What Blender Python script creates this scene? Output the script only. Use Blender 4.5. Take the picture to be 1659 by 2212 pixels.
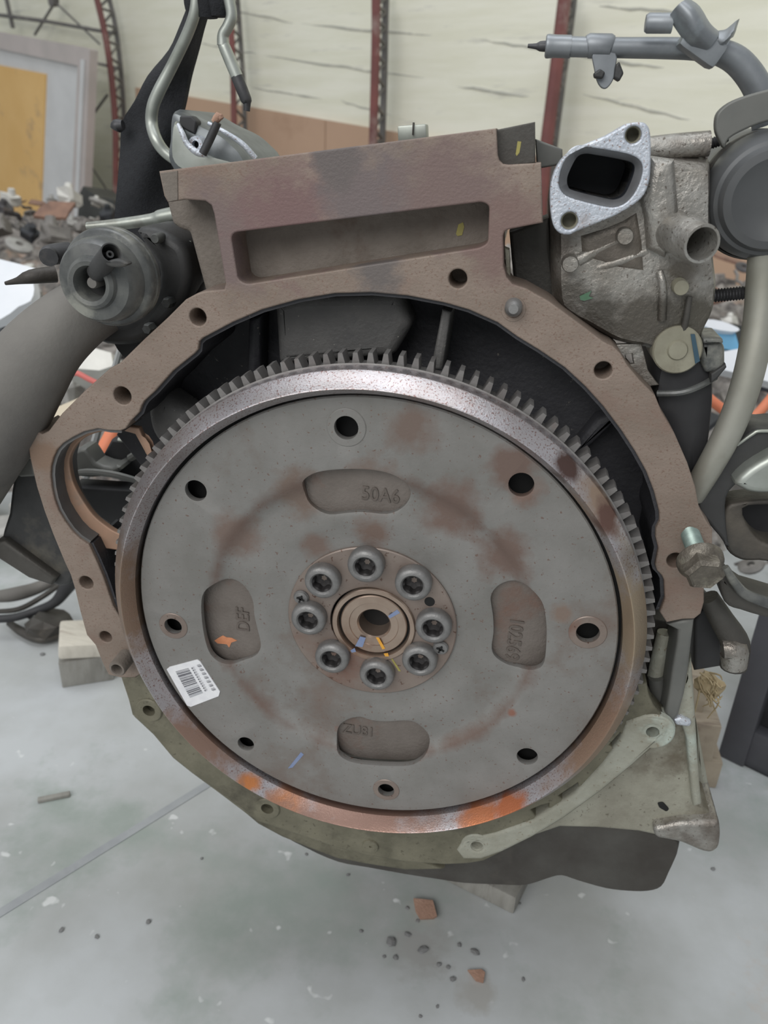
import bpy, bmesh, math, random
from mathutils import Vector, Matrix

for _o in list(bpy.data.objects):
    bpy.data.objects.remove(_o, do_unlink=True)
SC = bpy.context.scene
COL = SC.collection
RNG = random.Random(7)
PI = math.pi

# ------------------------------------------------------------------ camera, world, light, exposure
# World frame: origin at the crank axis on the face of the flexplate, X right, Y into the engine, Z up.  Metres.
F_PX, CX, CY = 1700.0, 829.5, 1106.0
CAM = Vector((0.06661111, -0.41027268, 0.27959527))
ROT = Matrix(((0.9852574157, -0.1093350510, 0.1315814237),
              (0.1656485420, 0.4174486494, -0.8934747817),
              (0.0427596226, 0.9020989257, 0.4294055693)))
cam_data = bpy.data.cameras.new('camera')
cam_data.sensor_fit = 'VERTICAL'
cam_data.sensor_height = 7.2871
cam_data.lens = 7.2871 * F_PX / 2212.0
cam_data.clip_start = 0.02
cam_data.clip_end = 60
cam_data.dof.use_dof = True
cam_data.dof.focus_distance = 0.47
cam_data.dof.aperture_fstop = 2.3
camera = bpy.data.objects.new('camera', cam_data)
camera.matrix_world = Matrix.Translation(CAM) @ ROT.to_4x4()
COL.objects.link(camera)
SC.camera = camera

world = bpy.data.worlds.new('world')
SC.world = world
world.use_nodes = True
wn = world.node_tree.nodes
wn['Background'].inputs['Color'].default_value = (0.93, 0.97, 1.0, 1)
wn['Background'].inputs['Strength'].default_value = 0.40


def area_light(name, loc, target, size, size_y, power, color=(1, 1, 1)):
    d = bpy.data.lights.new(name, 'AREA')
    d.shape = 'RECTANGLE'
    d.size, d.size_y, d.energy, d.color = size, size_y, power, color
    o = bpy.data.objects.new(name, d)
    o.location = loc
    o.rotation_euler = (Vector(target) - Vector(loc)).to_track_quat('-Z', 'Y').to_euler()
    COL.objects.link(o)
    return o


# translucent roof sheets of the hall overhead, then an added fill lamp
area_light('roof_and_fill_light', (-0.5, 0.3, 4.2), (0, 0.1, 0), 1.3, 4.6, 80, (0.94, 0.97, 1.0))
area_light('roof_and_fill_light', (-1.5, -3.6, 2.7), (0, 0.3, -0.1), 4.0, 2.2, 128, (1.0, 0.99, 0.97))  # front fill behind the camera, added to brighten upright faces

SC.view_settings.view_transform = 'Standard'
SC.view_settings.look = 'None'
SC.view_settings.exposure = 0.12
SC.view_settings.gamma = 1.0
SC.view_settings.use_curve_mapping = False

# ------------------------------------------------------------------ measuring helpers
FLOOR_Z = -0.36
FY = 0.022            # machined rear face of the block
RT = ROT


def ray(px, py):
    return RT @ Vector(((px - CX) / F_PX, -(py - CY) / F_PX, -1.0))


def at(px, py, Y):
    """point of the plane Y = const seen at a photograph coordinate"""
    d = ray(px, py)
    return CAM + d * ((Y - CAM.y) / d.y)


def on_floor(px, py, z=FLOOR_Z):
    d = ray(px, py)
    return CAM + d * ((z - CAM.z) / d.z)


def depth(p):
    return (RT.transposed() @ (CAM - p)).z


def size_at(p, n):
    return n * depth(p) / F_PX


# back wall: a vertical plane, nearer on the right
WA = CAM + ray(365, 300) * 4.6
WB = CAM + ray(1007, 300) * 3.35
WDIR = Vector((WB.x - WA.x, WB.y - WA.y, 0)).normalized()
WNRM = Vector((WDIR.y, -WDIR.x, 0))
if WNRM.dot(CAM - WA) < 0:
    WNRM = -WNRM


def on_wall(px, py, off=0.0):
    d = ray(px, py)
    q = WA + WNRM * off
    return CAM + d * ((q - CAM).dot(WNRM) / d.dot(WNRM))


# ------------------------------------------------------------------ materials
def lin(c):
    return tuple(((x / 255.0) / 12.92 if x <= 10 else (((x / 255.0) + 0.055) / 1.055) ** 2.4) for x in c) + (1.0,)


MATS = {}


def mat(name, c1, c2=None, c3=None, scale=30.0, rough=0.6, metal=0.0, speck=None, speck_scale=600.0, speck_amt=0.0,
        bump=0.0, bump_scale=400.0, stretch=(1, 1, 1), c3_amt=0.35, rough2=None, spec=0.5, stains=(), ring=None):
    """procedural surface: two tones mixed by noise, blotches of a third, fine specks, fine relief"""
    m = bpy.data.materials.new(name)
    m.use_nodes = True
    nt = m.node_tree
    N, L = nt.nodes, nt.links
    b = N['Principled BSDF']
    b.inputs['Metallic'].default_value = metal
    b.inputs['Roughness'].default_value = rough
    b.inputs['Specular IOR Level'].default_value = spec
    tc = N.new('ShaderNodeTexCoord')
    mp = N.new('ShaderNodeMapping')
    mp.inputs['Scale'].default_value = stretch
    L.new(tc.outputs['Object'], mp.inputs['Vector'])
    vec = mp.outputs['Vector']

    def noise(s, detail=5.0, r=0.6):
        n = N.new('ShaderNodeTexNoise')
        n.inputs['Scale'].default_value = s
        n.inputs['Detail'].default_value = detail
        n.inputs['Roughness'].default_value = r
        L.new(vec, n.inputs['Vector'])
        return n.outputs['Fac']

    def ramp(src, a, bb):
        r = N.new('ShaderNodeMapRange')
        r.inputs['From Min'].default_value = a
        r.inputs['From Max'].default_value = bb
        L.new(src, r.inputs['Value'])
        return r.outputs['Result']

    def mix(fac, a, bcol):
        x = N.new('ShaderNodeMix')
        x.data_type = 'RGBA'
        if isinstance(fac, float):
            x.inputs[0].default_value = fac
        else:
            L.new(fac, x.inputs[0])
        for sock, v in ((x.inputs[6], a), (x.inputs[7], bcol)):
            if isinstance(v, tuple):
                sock.default_value = v
            else:
                L.new(v, sock)
        return x.outputs[2]

    colr = lin(c1)
    if c2:
        colr = mix(ramp(noise(scale), 0.35, 0.65), lin(c1), lin(c2))
    if c3:
        lo = 0.5 + (0.5 - c3_amt) * 0.4
        colr = mix(ramp(noise(scale * 0.37 + 3.1, 6.0, 0.65), lo, lo + 0.14), colr, lin(c3))
    if speck:
        f = ramp(noise(speck_scale, 2.0), 0.60 - speck_amt, 0.66 - speck_amt)
        colr = mix(f, colr, lin(speck))
    for (p, rad, sc) in stains:            # a stain with its own place: centre, radius, colour
        vm = N.new('ShaderNodeVectorMath')
        vm.operation = 'DISTANCE'
        L.new(tc.outputs['Object'], vm.inputs[0])
        vm.inputs[1].default_value = p
        ad = N.new('ShaderNodeMath')
        ad.operation = 'MULTIPLY_ADD'
        L.new(noise(70.0, 6.0), ad.inputs[0])
        ad.inputs[1].default_value = -rad * 1.6
        L.new(vm.outputs['Value'], ad.inputs[2])
        f = ramp(ad.outputs[0], rad * 0.25, -rad * 0.35)
        colr = mix(f, colr, lin(sc))
    if ring:                               # groove rust plus step shading put into one tone, about the Y axis: radius, half width, colour
        sx = N.new('ShaderNodeVectorMath')
        sx.operation = 'MULTIPLY'
        L.new(tc.outputs['Object'], sx.inputs[0])
        sx.inputs[1].default_value = (1, 0, 1)
        ln_ = N.new('ShaderNodeVectorMath')
        ln_.operation = 'LENGTH'
        L.new(sx.outputs['Vector'], ln_.inputs[0])
        df = N.new('ShaderNodeMath')
        df.operation = 'SUBTRACT'
        L.new(ln_.outputs['Value'], df.inputs[0])
        df.inputs[1].default_value = ring[0]
        ab = N.new('ShaderNodeMath')
        ab.operation = 'ABSOLUTE'
        L.new(df.outputs[0], ab.inputs[0])
        ad = N.new('ShaderNodeMath')
        ad.operation = 'MULTIPLY_ADD'
        L.new(noise(34.0, 5.0), ad.inputs[0])
        ad.inputs[1].default_value = ring[1] * 2.4
        L.new(ab.outputs[0], ad.inputs[2])
        f = ramp(ad.outputs[0], ring[1] * 1.7, ring[1] * 0.9)
        colr = mix(f, colr, lin(ring[2]))
    if isinstance(colr, tuple):
        b.inputs['Base Color'].default_value = colr
    else:
        L.new(colr, b.inputs['Base Color'])
    if rough2 is not None:
        r = N.new('ShaderNodeMapRange')
        r.inputs['From Min'].default_value = 0.35
        r.inputs['From Max'].default_value = 0.65
        r.inputs['To Min'].default_value = rough
        r.inputs['To Max'].default_value = rough2
        L.new(noise(scale * 1.7 + 1), r.inputs['Value'])
        L.new(r.outputs['Result'], b.inputs['Roughness'])
    if bump:
        bp = N.new('ShaderNodeBump')
        bp.inputs['Strength'].default_value = bump
        bp.inputs['Distance'].default_value = 0.0015
        L.new(noise(bump_scale, 3.0), bp.inputs['Height'])
        L.new(bp.outputs['Normal'], b.inputs['Normal'])
    MATS[name] = m
    return m


iron = mat('rusty_iron_face', (142, 127, 116), (128, 114, 103), (130, 107, 96), scale=26, rough=0.6, metal=0.15, speck=(124, 104, 92),
           speck_scale=700, speck_amt=0.0, bump=0.25, bump_scale=500, stretch=(1, 1, 1.3), c3_amt=0.3,
           stains=[((-0.095, FY, 0.225), 0.034, (118, 102, 99)), ((-0.055, FY, 0.240), 0.036, (120, 96, 94)), ((-0.01, FY, 0.250), 0.036, (113, 102, 101)),
                   ((0.03, FY, 0.255), 0.034, (119, 101, 97)), ((0.06, FY, 0.235), 0.026, (122, 101, 95)), ((-0.03, FY, 0.268), 0.016, (104, 96, 94)), ((-0.008, FY, 0.215), 0.018, (106, 99, 96)),
                   ((0.163, FY, 0.028), 0.006, (205, 120, 76)), ((0.178, FY, 0.008), 0.0045, (215, 125, 76)), ((0.185, FY, -0.004), 0.0035, (210, 120, 74)),
                   ((0.145, FY, 0.083), 0.010, (160, 116, 92)), ((-0.222, FY, 0.085), 0.016, (128, 106, 90))])
iron_cast = mat('cast_iron_rough', (128, 120, 112), (112, 104, 96), (104, 90, 80), scale=40, rough=0.75, metal=0.1, bump=0.5, bump_scale=300)
cavity = mat('shaded_dark_iron', (62, 62, 66), (46, 46, 50), (74, 74, 78), scale=22, rough=0.62, bump=0.35, bump_scale=350,
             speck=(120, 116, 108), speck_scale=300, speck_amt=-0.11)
plate_m = mat('flexplate_steel', (138, 136, 133), (124, 122, 118), (122, 110, 103), scale=24, rough=0.55, metal=0.35, rough2=0.65,
              speck=(116, 98, 90), speck_scale=420, speck_amt=-0.04, bump=0.12, bump_scale=600, c3_amt=0.33, ring=(0.103, 0.011, (112, 94, 86)),
              stains=[((0.0, 0.003, 0.098), 0.020, (122, 106, 97)), ((0.045, 0.003, 0.088), 0.022, (118, 100, 92)), ((-0.045, 0.003, 0.088), 0.020, (120, 105, 96)), ((0.078, 0.003, 0.062), 0.020, (117, 99, 91)), ((-0.085, 0.002, 0.055), 0.018, (122, 106, 98)),
                      ((0.02, 0.0, 0.135), 0.016, (120, 105, 97)), ((0.075, 0.0, 0.118), 0.016, (116, 98, 90)), ((0.098, 0.003, 0.010), 0.014, (120, 104, 96)), ((0.0, 0.006, 0.066), 0.014, (124, 106, 97)), ((-0.035, 0.006, 0.05), 0.012, (124, 108, 100)),
                      ((0.085, 0, 0.105), 0.012, (122, 102, 93)), 
                      ((0.095, 0.0, -0.05), 0.0035, (140, 100, 86)), ((-0.019, 0.0, -0.088), 0.006, (140, 92, 74)),
                      ((-0.048, 0.0, -0.071), 0.005, (146, 110, 88)), ((0.115, 0, 0.03), 0.008, (130, 114, 104))])
pad_m = mat('stamped_pad_steel', (124, 116, 110), (112, 104, 98), (118, 96, 86), scale=45, rough=0.55, metal=0.4, bump=0.25, bump_scale=500,
            stains=())
rim_m = mat('worn_rim_steel', (186, 182, 186), (172, 166, 166), (156, 138, 132), scale=36, rough=0.32, metal=0.8, rough2=0.38,
            speck=(140, 116, 112), speck_scale=900, speck_amt=0.025, bump=0.12, bump_scale=900, c3_amt=0.30,
            stains=[((-0.052, -0.008, -0.151), 0.018, (204, 138, 96)), ((0.085, -0.008, -0.136), 0.019, (198, 128, 92)), ((0.105, -0.008, -0.122), 0.016, (196, 120, 84)), ((0.158, -0.006, 0.035), 0.045, (176, 158, 136)), ((0.125, -0.006, 0.105), 0.02, (168, 146, 130)), ((-0.08, -0.010, -0.137), 0.010, (214, 140, 90)),
                    ((0.105, -0.008, 0.125), 0.010, (96, 76, 72)), ((0.130, -0.008, 0.098), 0.012, (120, 92, 84)),
                    ((-0.163, -0.006, 0.0), 0.05, (150, 128, 112)), ((0.0, -0.01, -0.158), 0.07, (158, 128, 116)),
                    ((-0.12, -0.01, -0.11), 0.04, (160, 132, 118)), ((0.15, -0.01, -0.05), 0.05, (162, 136, 118))])
gear_m = mat('ring_gear_steel', (138, 136, 134), (122, 118, 116), (128, 110, 102), scale=60, rough=0.5, metal=0.55, bump=0.1, c3_amt=0.25)
bolt_m = mat('phosphated_bolt', (140, 139, 138), (122, 121, 120), None, scale=120, rough=0.45, metal=0.55, rough2=0.55, bump=0.15, bump_scale=900)
socket_m = mat('dark_socket_steel', (70, 68, 68), (54, 52, 52), None, scale=200, rough=0.6, metal=0.5)  # darker steel tone for the inner socket faces
hub_m = mat('machined_hub_steel', (176, 158, 144), (160, 140, 126), (140, 108, 90), scale=40, rough=0.3, metal=0.75, c3_amt=0.3)
refplate_m = mat('reinforcement_steel', (142, 130, 122), (128, 114, 106), (126, 96, 84), scale=30, rough=0.42, metal=0.45, c3_amt=0.3,
                 speck=(98, 76, 66), speck_scale=300, speck_amt=-0.04)
black_m = mat('black_gap', (14, 14, 14), (22, 22, 22), None, scale=50, rough=0.7)
alu = mat('oily_aluminium', (170, 168, 154), (142, 138, 125), (112, 104, 90), scale=24, rough=0.5, metal=0.4, rough2=0.6, bump=0.35,
          bump_scale=260, speck=(116, 110, 98), speck_scale=320, speck_amt=-0.05, c3_amt=0.42)
alu_green = mat('corroded_aluminium', (166, 166, 154), (148, 146, 132), (182, 192, 183), scale=34, rough=0.6, metal=0.25, rough2=0.7, bump=0.4,
                bump_scale=300, speck=(138, 130, 114), speck_scale=300, speck_amt=-0.05, c3_amt=0.35)
alu_dirty = mat('dirty_aluminium_strip', (122, 118, 101), (98, 95, 80), (76, 72, 61), scale=34, rough=0.6, metal=0.2, bump=0.4, bump_scale=240,
                speck=(92, 88, 74), speck_scale=260, speck_amt=-0.04, c3_amt=0.45)
oily_cast = mat('oil_stained_casting', (118, 111, 102), (98, 91, 84), (84, 76, 70), scale=30, rough=0.38, metal=0.5, rough2=0.55, bump=0.4, bump_scale=330, c3_amt=0.4)
alu_bright = mat('scraped_aluminium_face', (205, 210, 218), (182, 188, 198), (150, 140, 136), scale=50, rough=0.42, metal=0.5, rough2=0.55,
                 speck=(150, 130, 124), speck_scale=800, speck_amt=0.0, bump=0.4, bump_scale=500, c3_amt=0.25)
alu_cast = mat('grimy_cast_aluminium', (172, 170, 165), (134, 128, 120), (102, 92, 84), scale=28, rough=0.34, metal=0.65, rough2=0.55, bump=0.5,
               bump_scale=330, speck=(110, 103, 96), speck_scale=500, speck_amt=-0.02, c3_amt=0.45,
               stains=[(tuple(at(1440, 700, 0.036)), 0.022, (92, 88, 82)), (tuple(at(1370, 700, 0.036)), 0.020, (98, 93, 86)), (tuple(at(1290, 680, 0.036)), 0.018, (92, 88, 82)), (tuple(at(1510, 690, 0.036)), 0.018, (96, 92, 84)),
                       (tuple(at(1220, 640, 0.04)), 0.014, (98, 94, 88)), (tuple(at(1470, 590, 0.036)), 0.012, (110, 104, 96)), (tuple(at(1210, 530, 0.036)), 0.010, (104, 98, 92))])
dark_steel = mat('oil_blackened_steel', (82, 80, 76), (66, 62, 58), (98, 92, 84), scale=20, rough=0.5, metal=0.3, rough2=0.65, bump=0.2, c3_amt=0.3)
black_plastic = mat('dusty_black_plastic', (62, 62, 62), (50, 50, 50), (92, 88, 80), scale=28, rough=0.42, rough2=0.62, c3_amt=0.35, bump=0.1)
black_shiny = mat('shiny_black_plastic', (104, 105, 102), (70, 72, 72), (140, 140, 132), scale=60, rough=0.24, rough2=0.5, c3_amt=0.42)
rubber = mat('grey_dusty_rubber', (116, 113, 108), (98, 95, 92), (82, 79, 76), scale=12, rough=0.7, bump=0.15, bump_scale=300, c3_amt=0.35)
black_rubber = mat('black_rubber', (40, 40, 42), (52, 52, 54), None, scale=25, rough=0.6)
webbing = mat('black_webbing', (27, 28, 32), (36, 38, 42), None, scale=300, rough=0.85, bump=0.6, bump_scale=900)
zinc = mat('pale_zinc_steel', (178, 182, 176), (152, 156, 148), (116, 112, 104), scale=30, rough=0.36, metal=0.7, rough2=0.5, c3_amt=0.3)
zinc_dark = mat('dark_steel_end', (84, 84, 86), (66, 66, 68), (110, 104, 100), scale=60, rough=0.5, metal=0.5)  # darker steel tone for rod and pipe ends
pipe_m = mat('grey_steel_pipe', (146, 150, 154), (126, 130, 134), (164, 174, 178), scale=36, rough=0.42, metal=0.55, rough2=0.55, c3_amt=0.32)
tube_m = mat('olive_grey_tube', (166, 165, 156), (142, 140, 128), (120, 117, 102), scale=14, rough=0.42, metal=0.5, rough2=0.55, c3_amt=0.4)
canister_m = mat('black_painted_canister', (92, 94, 96), (78, 79, 80), (104, 100, 92), scale=10, rough=0.3, metal=0.2, rough2=0.5, c3_amt=0.3)
shield_m = mat('grey_shield_steel', (118, 118, 114), (104, 105, 102), None, scale=20, rough=0.55, metal=0.4)
stud_m = mat('dark_threaded_steel', (84, 84, 86), (66, 66, 68), None, scale=200, rough=0.45, metal=0.6)
boltgreen = mat('pale_zinc_thread', (150, 166, 160), (128, 144, 138), None, scale=150, rough=0.4, metal=0.5)
bolthead = mat('grimy_bolt_head', (122, 116, 106), (92, 86, 78), (140, 136, 122), scale=120, rough=0.4, metal=0.5, bump=0.4, bump_scale=500)
boss_m = mat('tan_cast_boss', (150, 147, 130), (136, 132, 116), (112, 107, 92), scale=90, rough=0.6, metal=0.2, c3_amt=0.35)
paint_yellow = mat('yellow_paint_mark', (164, 154, 84), (150, 142, 84), None, scale=200, rough=0.6)
paint_orange = mat('amber_paint_mark', (226, 168, 66), (214, 150, 50), None, scale=200, rough=0.6)
paint_blue = mat('blue_paint_mark', (116, 132, 168), (128, 140, 168), None, scale=200, rough=0.6)
paint_teal = mat('teal_paint_mark', (48, 76, 92), (54, 80, 94), None, scale=200, rough=0.6)
paint_green = mat('green_paint_mark', (74, 110, 84), (86, 112, 92), None, scale=200, rough=0.6)
label_m = mat('white_label_paper', (232, 232, 234), (222, 222, 226), None, scale=200, rough=0.6)
ink_m = mat('grey_label_ink', (104, 104, 110), (120, 120, 126), None, scale=500, rough=0.6)
ink_soft = mat('faded_label_ink', (168, 170, 176), (180, 182, 186), None, scale=500, rough=0.6)
stamp_m = mat('stamped_letters', (108, 99, 93), (96, 88, 82), None, scale=200, rough=0.5, metal=0.3)
conc = mat('dusty_concrete', (184, 187, 189), (162, 164, 162), (150, 158, 153), scale=6.0, rough=0.75, rough2=0.55, bump=0.1, bump_scale=120,
           speck=(208, 210, 210), speck_scale=46, speck_amt=-0.09, c3_amt=0.42,
           stains=[((0.75, 0.25, FLOOR_Z), 0.28, (176, 164, 156)), ((0.42, 0.05, FLOOR_Z), 0.09, (178, 170, 164)),
                   ((0.05, 0.05, FLOOR_Z), 0.03, (158, 158, 156)), ((0.10, 0.02, FLOOR_Z), 0.02, (164, 163, 160))])
wood = mat('weathered_wood', (168, 156, 138), (146, 134, 118), (118, 104, 92), scale=24, rough=0.8, stretch=(1, 6, 1), bump=0.3, c3_amt=0.3)
wood_grey = mat('grey_weathered_plank', (150, 148, 142), (130, 128, 122), (112, 106, 100), scale=24, rough=0.8, stretch=(4, 1, 1), bump=0.3, c3_amt=0.3)
brick_m = mat('brown_chip', (176, 142, 124), (156, 122, 104), (110, 92, 86), scale=70, rough=0.85, bump=0.5)
grit_m = mat('dark_grit', (126, 126, 126), (112, 112, 112), None, scale=90, rough=0.9)
straw_m = mat('straw', (178, 162, 130), (156, 138, 108), None, scale=90, rough=0.8)
foam = mat('sprayed_foam', (246, 244, 228), (236, 234, 214), (206, 204, 194), scale=4.0, rough=0.9, stretch=(0.5, 1, 4.5), bump=0.6, bump_scale=9, c3_amt=0.25)
ply = mat('brown_plywood', (200, 168, 142), (192, 160, 136), (182, 150, 126), scale=1.6, rough=0.8, c3_amt=0.3)
red_steel = mat('red_oxide_steel', (132, 82, 78), (112, 72, 70), (150, 128, 122), scale=8, rough=0.7, c3_amt=0.32)
grey_steel = mat('grey_truss_steel', (122, 118, 116), (104, 102, 100), (160, 156, 148), scale=10, rough=0.7, c3_amt=0.3)
scrap_grey = mat('pale_grey_strut', (176, 178, 178), (158, 160, 160), None, scale=30, rough=0.5)
door_white = mat('grey_white_frame', (222, 222, 222), (212, 212, 212), None, scale=5, rough=0.6)
door_beige = mat('mauve_frame_edge', (202, 192, 188), (190, 182, 178), None, scale=5, rough=0.6)
door_yellow = mat('ochre_panel', (240, 198, 132), (232, 188, 120), (196, 164, 124), scale=3.0, rough=0.7, c3_amt=0.30)


# ------------------------------------------------------------------ object helpers
def tag(o, label=None, cat=None, group=None, kind=None):
    if label: o['label'] = label
    if cat: o['category'] = cat
    if group: o['group'] = group
    if kind: o['kind'] = kind
    return o


def link(name, me, m, parent=None):
    o = bpy.data.objects.new(name, me)
    COL.objects.link(o)
    if m is not None:
        me.materials.clear()
        me.materials.append(m)
    if parent is not None:
        put(o, parent)
    return o


def world_of(o):
    m_ = o.matrix_basis.copy()
    if o.parent is not None:
        m_ = world_of(o.parent) @ o.matrix_parent_inverse @ m_
    return m_


def put(o, parent):
    """parent without moving"""
    o.parent = parent
    o.matrix_parent_inverse = world_of(parent).inverted()


def empty(name, loc=(0, 0, 0)):
    o = bpy.data.objects.new(name, None)
    o.empty_display_size = 0.02
    o.location = loc
    COL.objects.link(o)
    return o


def finish(me, angle=35):
    me.validate()
    for p in me.polygons:
        p.use_smooth = True
    me.set_sharp_from_angle(angle=math.radians(angle))
    return me


def mesh_of(name, verts, faces, angle=35, fix=True):
    me = bpy.data.meshes.new(name)
    me.from_pydata([tuple(v) for v in verts], [], faces)
    if fix:
        bm = bmesh.new()
        bm.from_mesh(me)
        bmesh.ops.recalc_face_normals(bm, faces=bm.faces)
        bm.to_mesh(me)
        bm.free()
    return finish(me, angle)


def smooth_closed(pts, n=4):
    out = []
    k = len(pts)
    for i in range(k):
        p0, p1, p2, p3 = pts[(i - 1) % k], pts[i], pts[(i + 1) % k], pts[(i + 2) % k]
        for j in range(n):
            t = j / n
            out.append(tuple(0.5 * (2 * p1[c] + (p2[c] - p0[c]) * t + (2 * p0[c] - 5 * p1[c] + 4 * p2[c] - p3[c]) * t * t
                                    + (3 * p1[c] - p0[c] - 3 * p2[c] + p3[c]) * t ** 3) for c in range(len(p1))))
    return out


def smooth_open(pts, n=6):
    k = len(pts)
    ext = [tuple(2 * a - b for a, b in zip(pts[0], pts[1]))] + list(pts) + [tuple(2 * a - b for a, b in zip(pts[-1], pts[-2]))]
    out = []
    for i in range(1, k):
        p0, p1, p2, p3 = ext[i - 1], ext[i], ext[i + 1], ext[i + 2]
        for j in range(n):
            t = j / n
            out.append(tuple(0.5 * (2 * p1[c] + (p2[c] - p0[c]) * t + (2 * p0[c] - 5 * p1[c] + 4 * p2[c] - p3[c]) * t * t
                                    + (3 * p1[c] - p0[c] - 3 * p2[c] + p3[c]) * t ** 3) for c in range(len(p1))))
    out.append(tuple(pts[-1]))
    return out


def fillet(pts, r, n=4):
    """round every corner of a closed outline by r (same units)"""
    out = []
    k = len(pts)
    for i in range(k):
        a, b, c = Vector(pts[i - 1]), Vector(pts[i]), Vector(pts[(i + 1) % k])
        u, v = (a - b), (c - b)
        rr = min(r, u.length * 0.45, v.length * 0.45)
        s, e = b + u.normalized() * rr, b + v.normalized() * rr
        for j in range(n + 1):
            t = j / n
            out.append(tuple((1 - t) ** 2 * s + 2 * t * (1 - t) * b + t * t * e))
    return out


def plane_poly(px, Y):
    return [(p.x, p.z) for p in (at(a, b, Y) for a, b in px)]


def plate_mesh(name, outline, holes, Y0, Y1, bevel=0.0, segs=2):
    """slab between Y0 (front) and Y1 from XZ outlines, edges rounded by bevel"""
    cu = bpy.data.curves.new(name, 'CURVE')
    cu.dimensions = '2D'
    cu.fill_mode = 'BOTH'
    cu.extrude = max((Y1 - Y0) / 2 - bevel, 1e-5)
    cu.bevel_depth = bevel
    cu.bevel_resolution = segs
    cu.offset = -bevel
    for loop in [outline] + list(holes):
        s = cu.splines.new('POLY')
        s.points.add(len(loop) - 1)
        for q, (x, z) in zip(s.points, loop):
            q.co = (x, z, 0, 1)
        s.use_cyclic_u = True
    tmp = bpy.data.objects.new(name + '_tmp', cu)
    COL.objects.link(tmp)
    bpy.context.view_layer.update()
    me = bpy.data.meshes.new_from_object(tmp.evaluated_get(bpy.context.evaluated_depsgraph_get()))
    bpy.data.objects.remove(tmp, do_unlink=True)
    bpy.data.curves.remove(cu)
    me.transform(Matrix.Translation((0, (Y0 + Y1) / 2, 0)) @ Matrix.Rotation(PI / 2, 4, 'X'))
    return finish(me, 32)


def plate(name, px, Y0, thick, m, parent, holes=(), bevel=0.001, sm=0, rad=0, segs=2):
    pts = px
    if sm: pts = smooth_closed(px, sm)
    if rad: pts = fillet(px, rad)
    o = plane_poly(pts, Y0)
    hs = []
    for h in holes:
        if len(h) == 3 and not isinstance(h[0], tuple):
            c = at(h[0], h[1], Y0)
            r = size_at(c, h[2])
            hs.append([(c.x + r * math.cos(a * PI / 16), c.z + r * math.sin(a * PI / 16)) for a in range(32)])
        else:
            hs.append(plane_poly(h, Y0))
    return link(name, plate_mesh(name, o, hs, Y0, Y0 + thick, bevel, segs), m, parent)


def tube_mesh(name, pts, rads, seg=14, cap=True, flat=1.0):
    pts = [Vector(p) for p in pts]
    verts, faces = [], []
    up = None
    for i, p in enumerate(pts):
        t = (pts[min(i + 1, len(pts) - 1)] - pts[max(i - 1, 0)]).normalized()
        if up is None:
            up = t.orthogonal().normalized()
        up = (up - t * up.dot(t)).normalized()
        s = t.cross(up)
        for k in range(seg):
            a = 2 * PI * k / seg
            verts.append(p + (up * math.cos(a) + s * math.sin(a) * flat) * rads[i])
    n = len(pts)
    for i in range(n - 1):
        for k in range(seg):
            faces.append((i * seg + k, i * seg + (k + 1) % seg, (i + 1) * seg + (k + 1) % seg, (i + 1) * seg + k))
    if cap:
        faces.append(tuple(range(seg)))
        faces.append(tuple((n - 1) * seg + k for k in range(seg)))
    return mesh_of(name, verts, faces, 40)


def tube(name, path, m, parent=None, n=6, seg=14, cap=True):
    """path of (px, py, Y, radius in photo pixels)"""
    q = []
    for (a, b, Y, r) in path:
        p = at(a, b, Y)
        q.append((p.x, p.y, p.z, size_at(p, r)))
    if n > 1:
        q = smooth_open(q, n)
    return link(name, tube_mesh(name, [w[:3] for w in q], [w[3] for w in q], seg, cap), m, parent)


def lathe_mesh(name, prof, org, axis, seg=48, angle=32, rad_mod=None):
    """prof of (radius, distance along axis)"""
    ax = Vector(axis).normalized()
    u = ax.orthogonal().normalized() if abs(ax.z) > 0.9 else ax.cross(Vector((0, 0, 1))).normalized()
    v = ax.cross(u)
    org = Vector(org)
    verts, faces = [], []
    rows = []
    for (r, d) in prof:
        if r <= 1e-7:
            rows.append([len(verts)])
            verts.append(org + ax * d)
        else:
            rows.append(list(range(len(verts), len(verts) + seg)))
            for k in range(seg):
                a = 2 * PI * k / seg
                verts.append(org + ax * d + (u * math.cos(a) + v * math.sin(a)) * r)
    for A, B in zip(rows, rows[1:]):
        if len(A) == 1 and len(B) == 1:
            continue
        for k in range(seg):
            k2 = (k + 1) % seg
            if len(A) == 1:
                faces.append((A[0], B[k], B[k2]))
            elif len(B) == 1:
                faces.append((A[k], A[k2], B[0]))
            else:
                faces.append((A[k], A[k2], B[k2], B[k]))
    return mesh_of(name, verts, faces, angle)


def lathe(name, prof, org, axis, m, parent=None, seg=48, angle=32):
    return link(name, lathe_mesh(name, prof, org, axis, seg, angle), m, parent)


def box_mesh(name, c, sx, sy, sz, rot=None, bevel=0.0, taper=1.0):
    bm = bmesh.new()
    bmesh.ops.create_cube(bm, size=1.0)
    for v in bm.verts:
        f = taper if v.co.z > 0 else 1.0
        v.co = Vector((v.co.x * sx * f, v.co.y * sy * f, v.co.z * sz))
    if bevel:
        bmesh.ops.bevel(bm, geom=list(bm.edges), offset=bevel, segments=2, affect='EDGES', profile=0.6)
    if rot is not None:
        bmesh.ops.transform(bm, matrix=rot.to_4x4(), verts=bm.verts)
    bmesh.ops.translate(bm, vec=Vector(c), verts=bm.verts)
    me = bpy.data.meshes.new(name)
    bm.to_mesh(me)
    bm.free()
    return finish(me, 40)


def box(name, c, sx, sy, sz, m, parent=None, rot=None, bevel=0.0, taper=1.0):
    return link(name, box_mesh(name, c, sx, sy, sz, rot, bevel, taper), m, parent)


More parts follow.
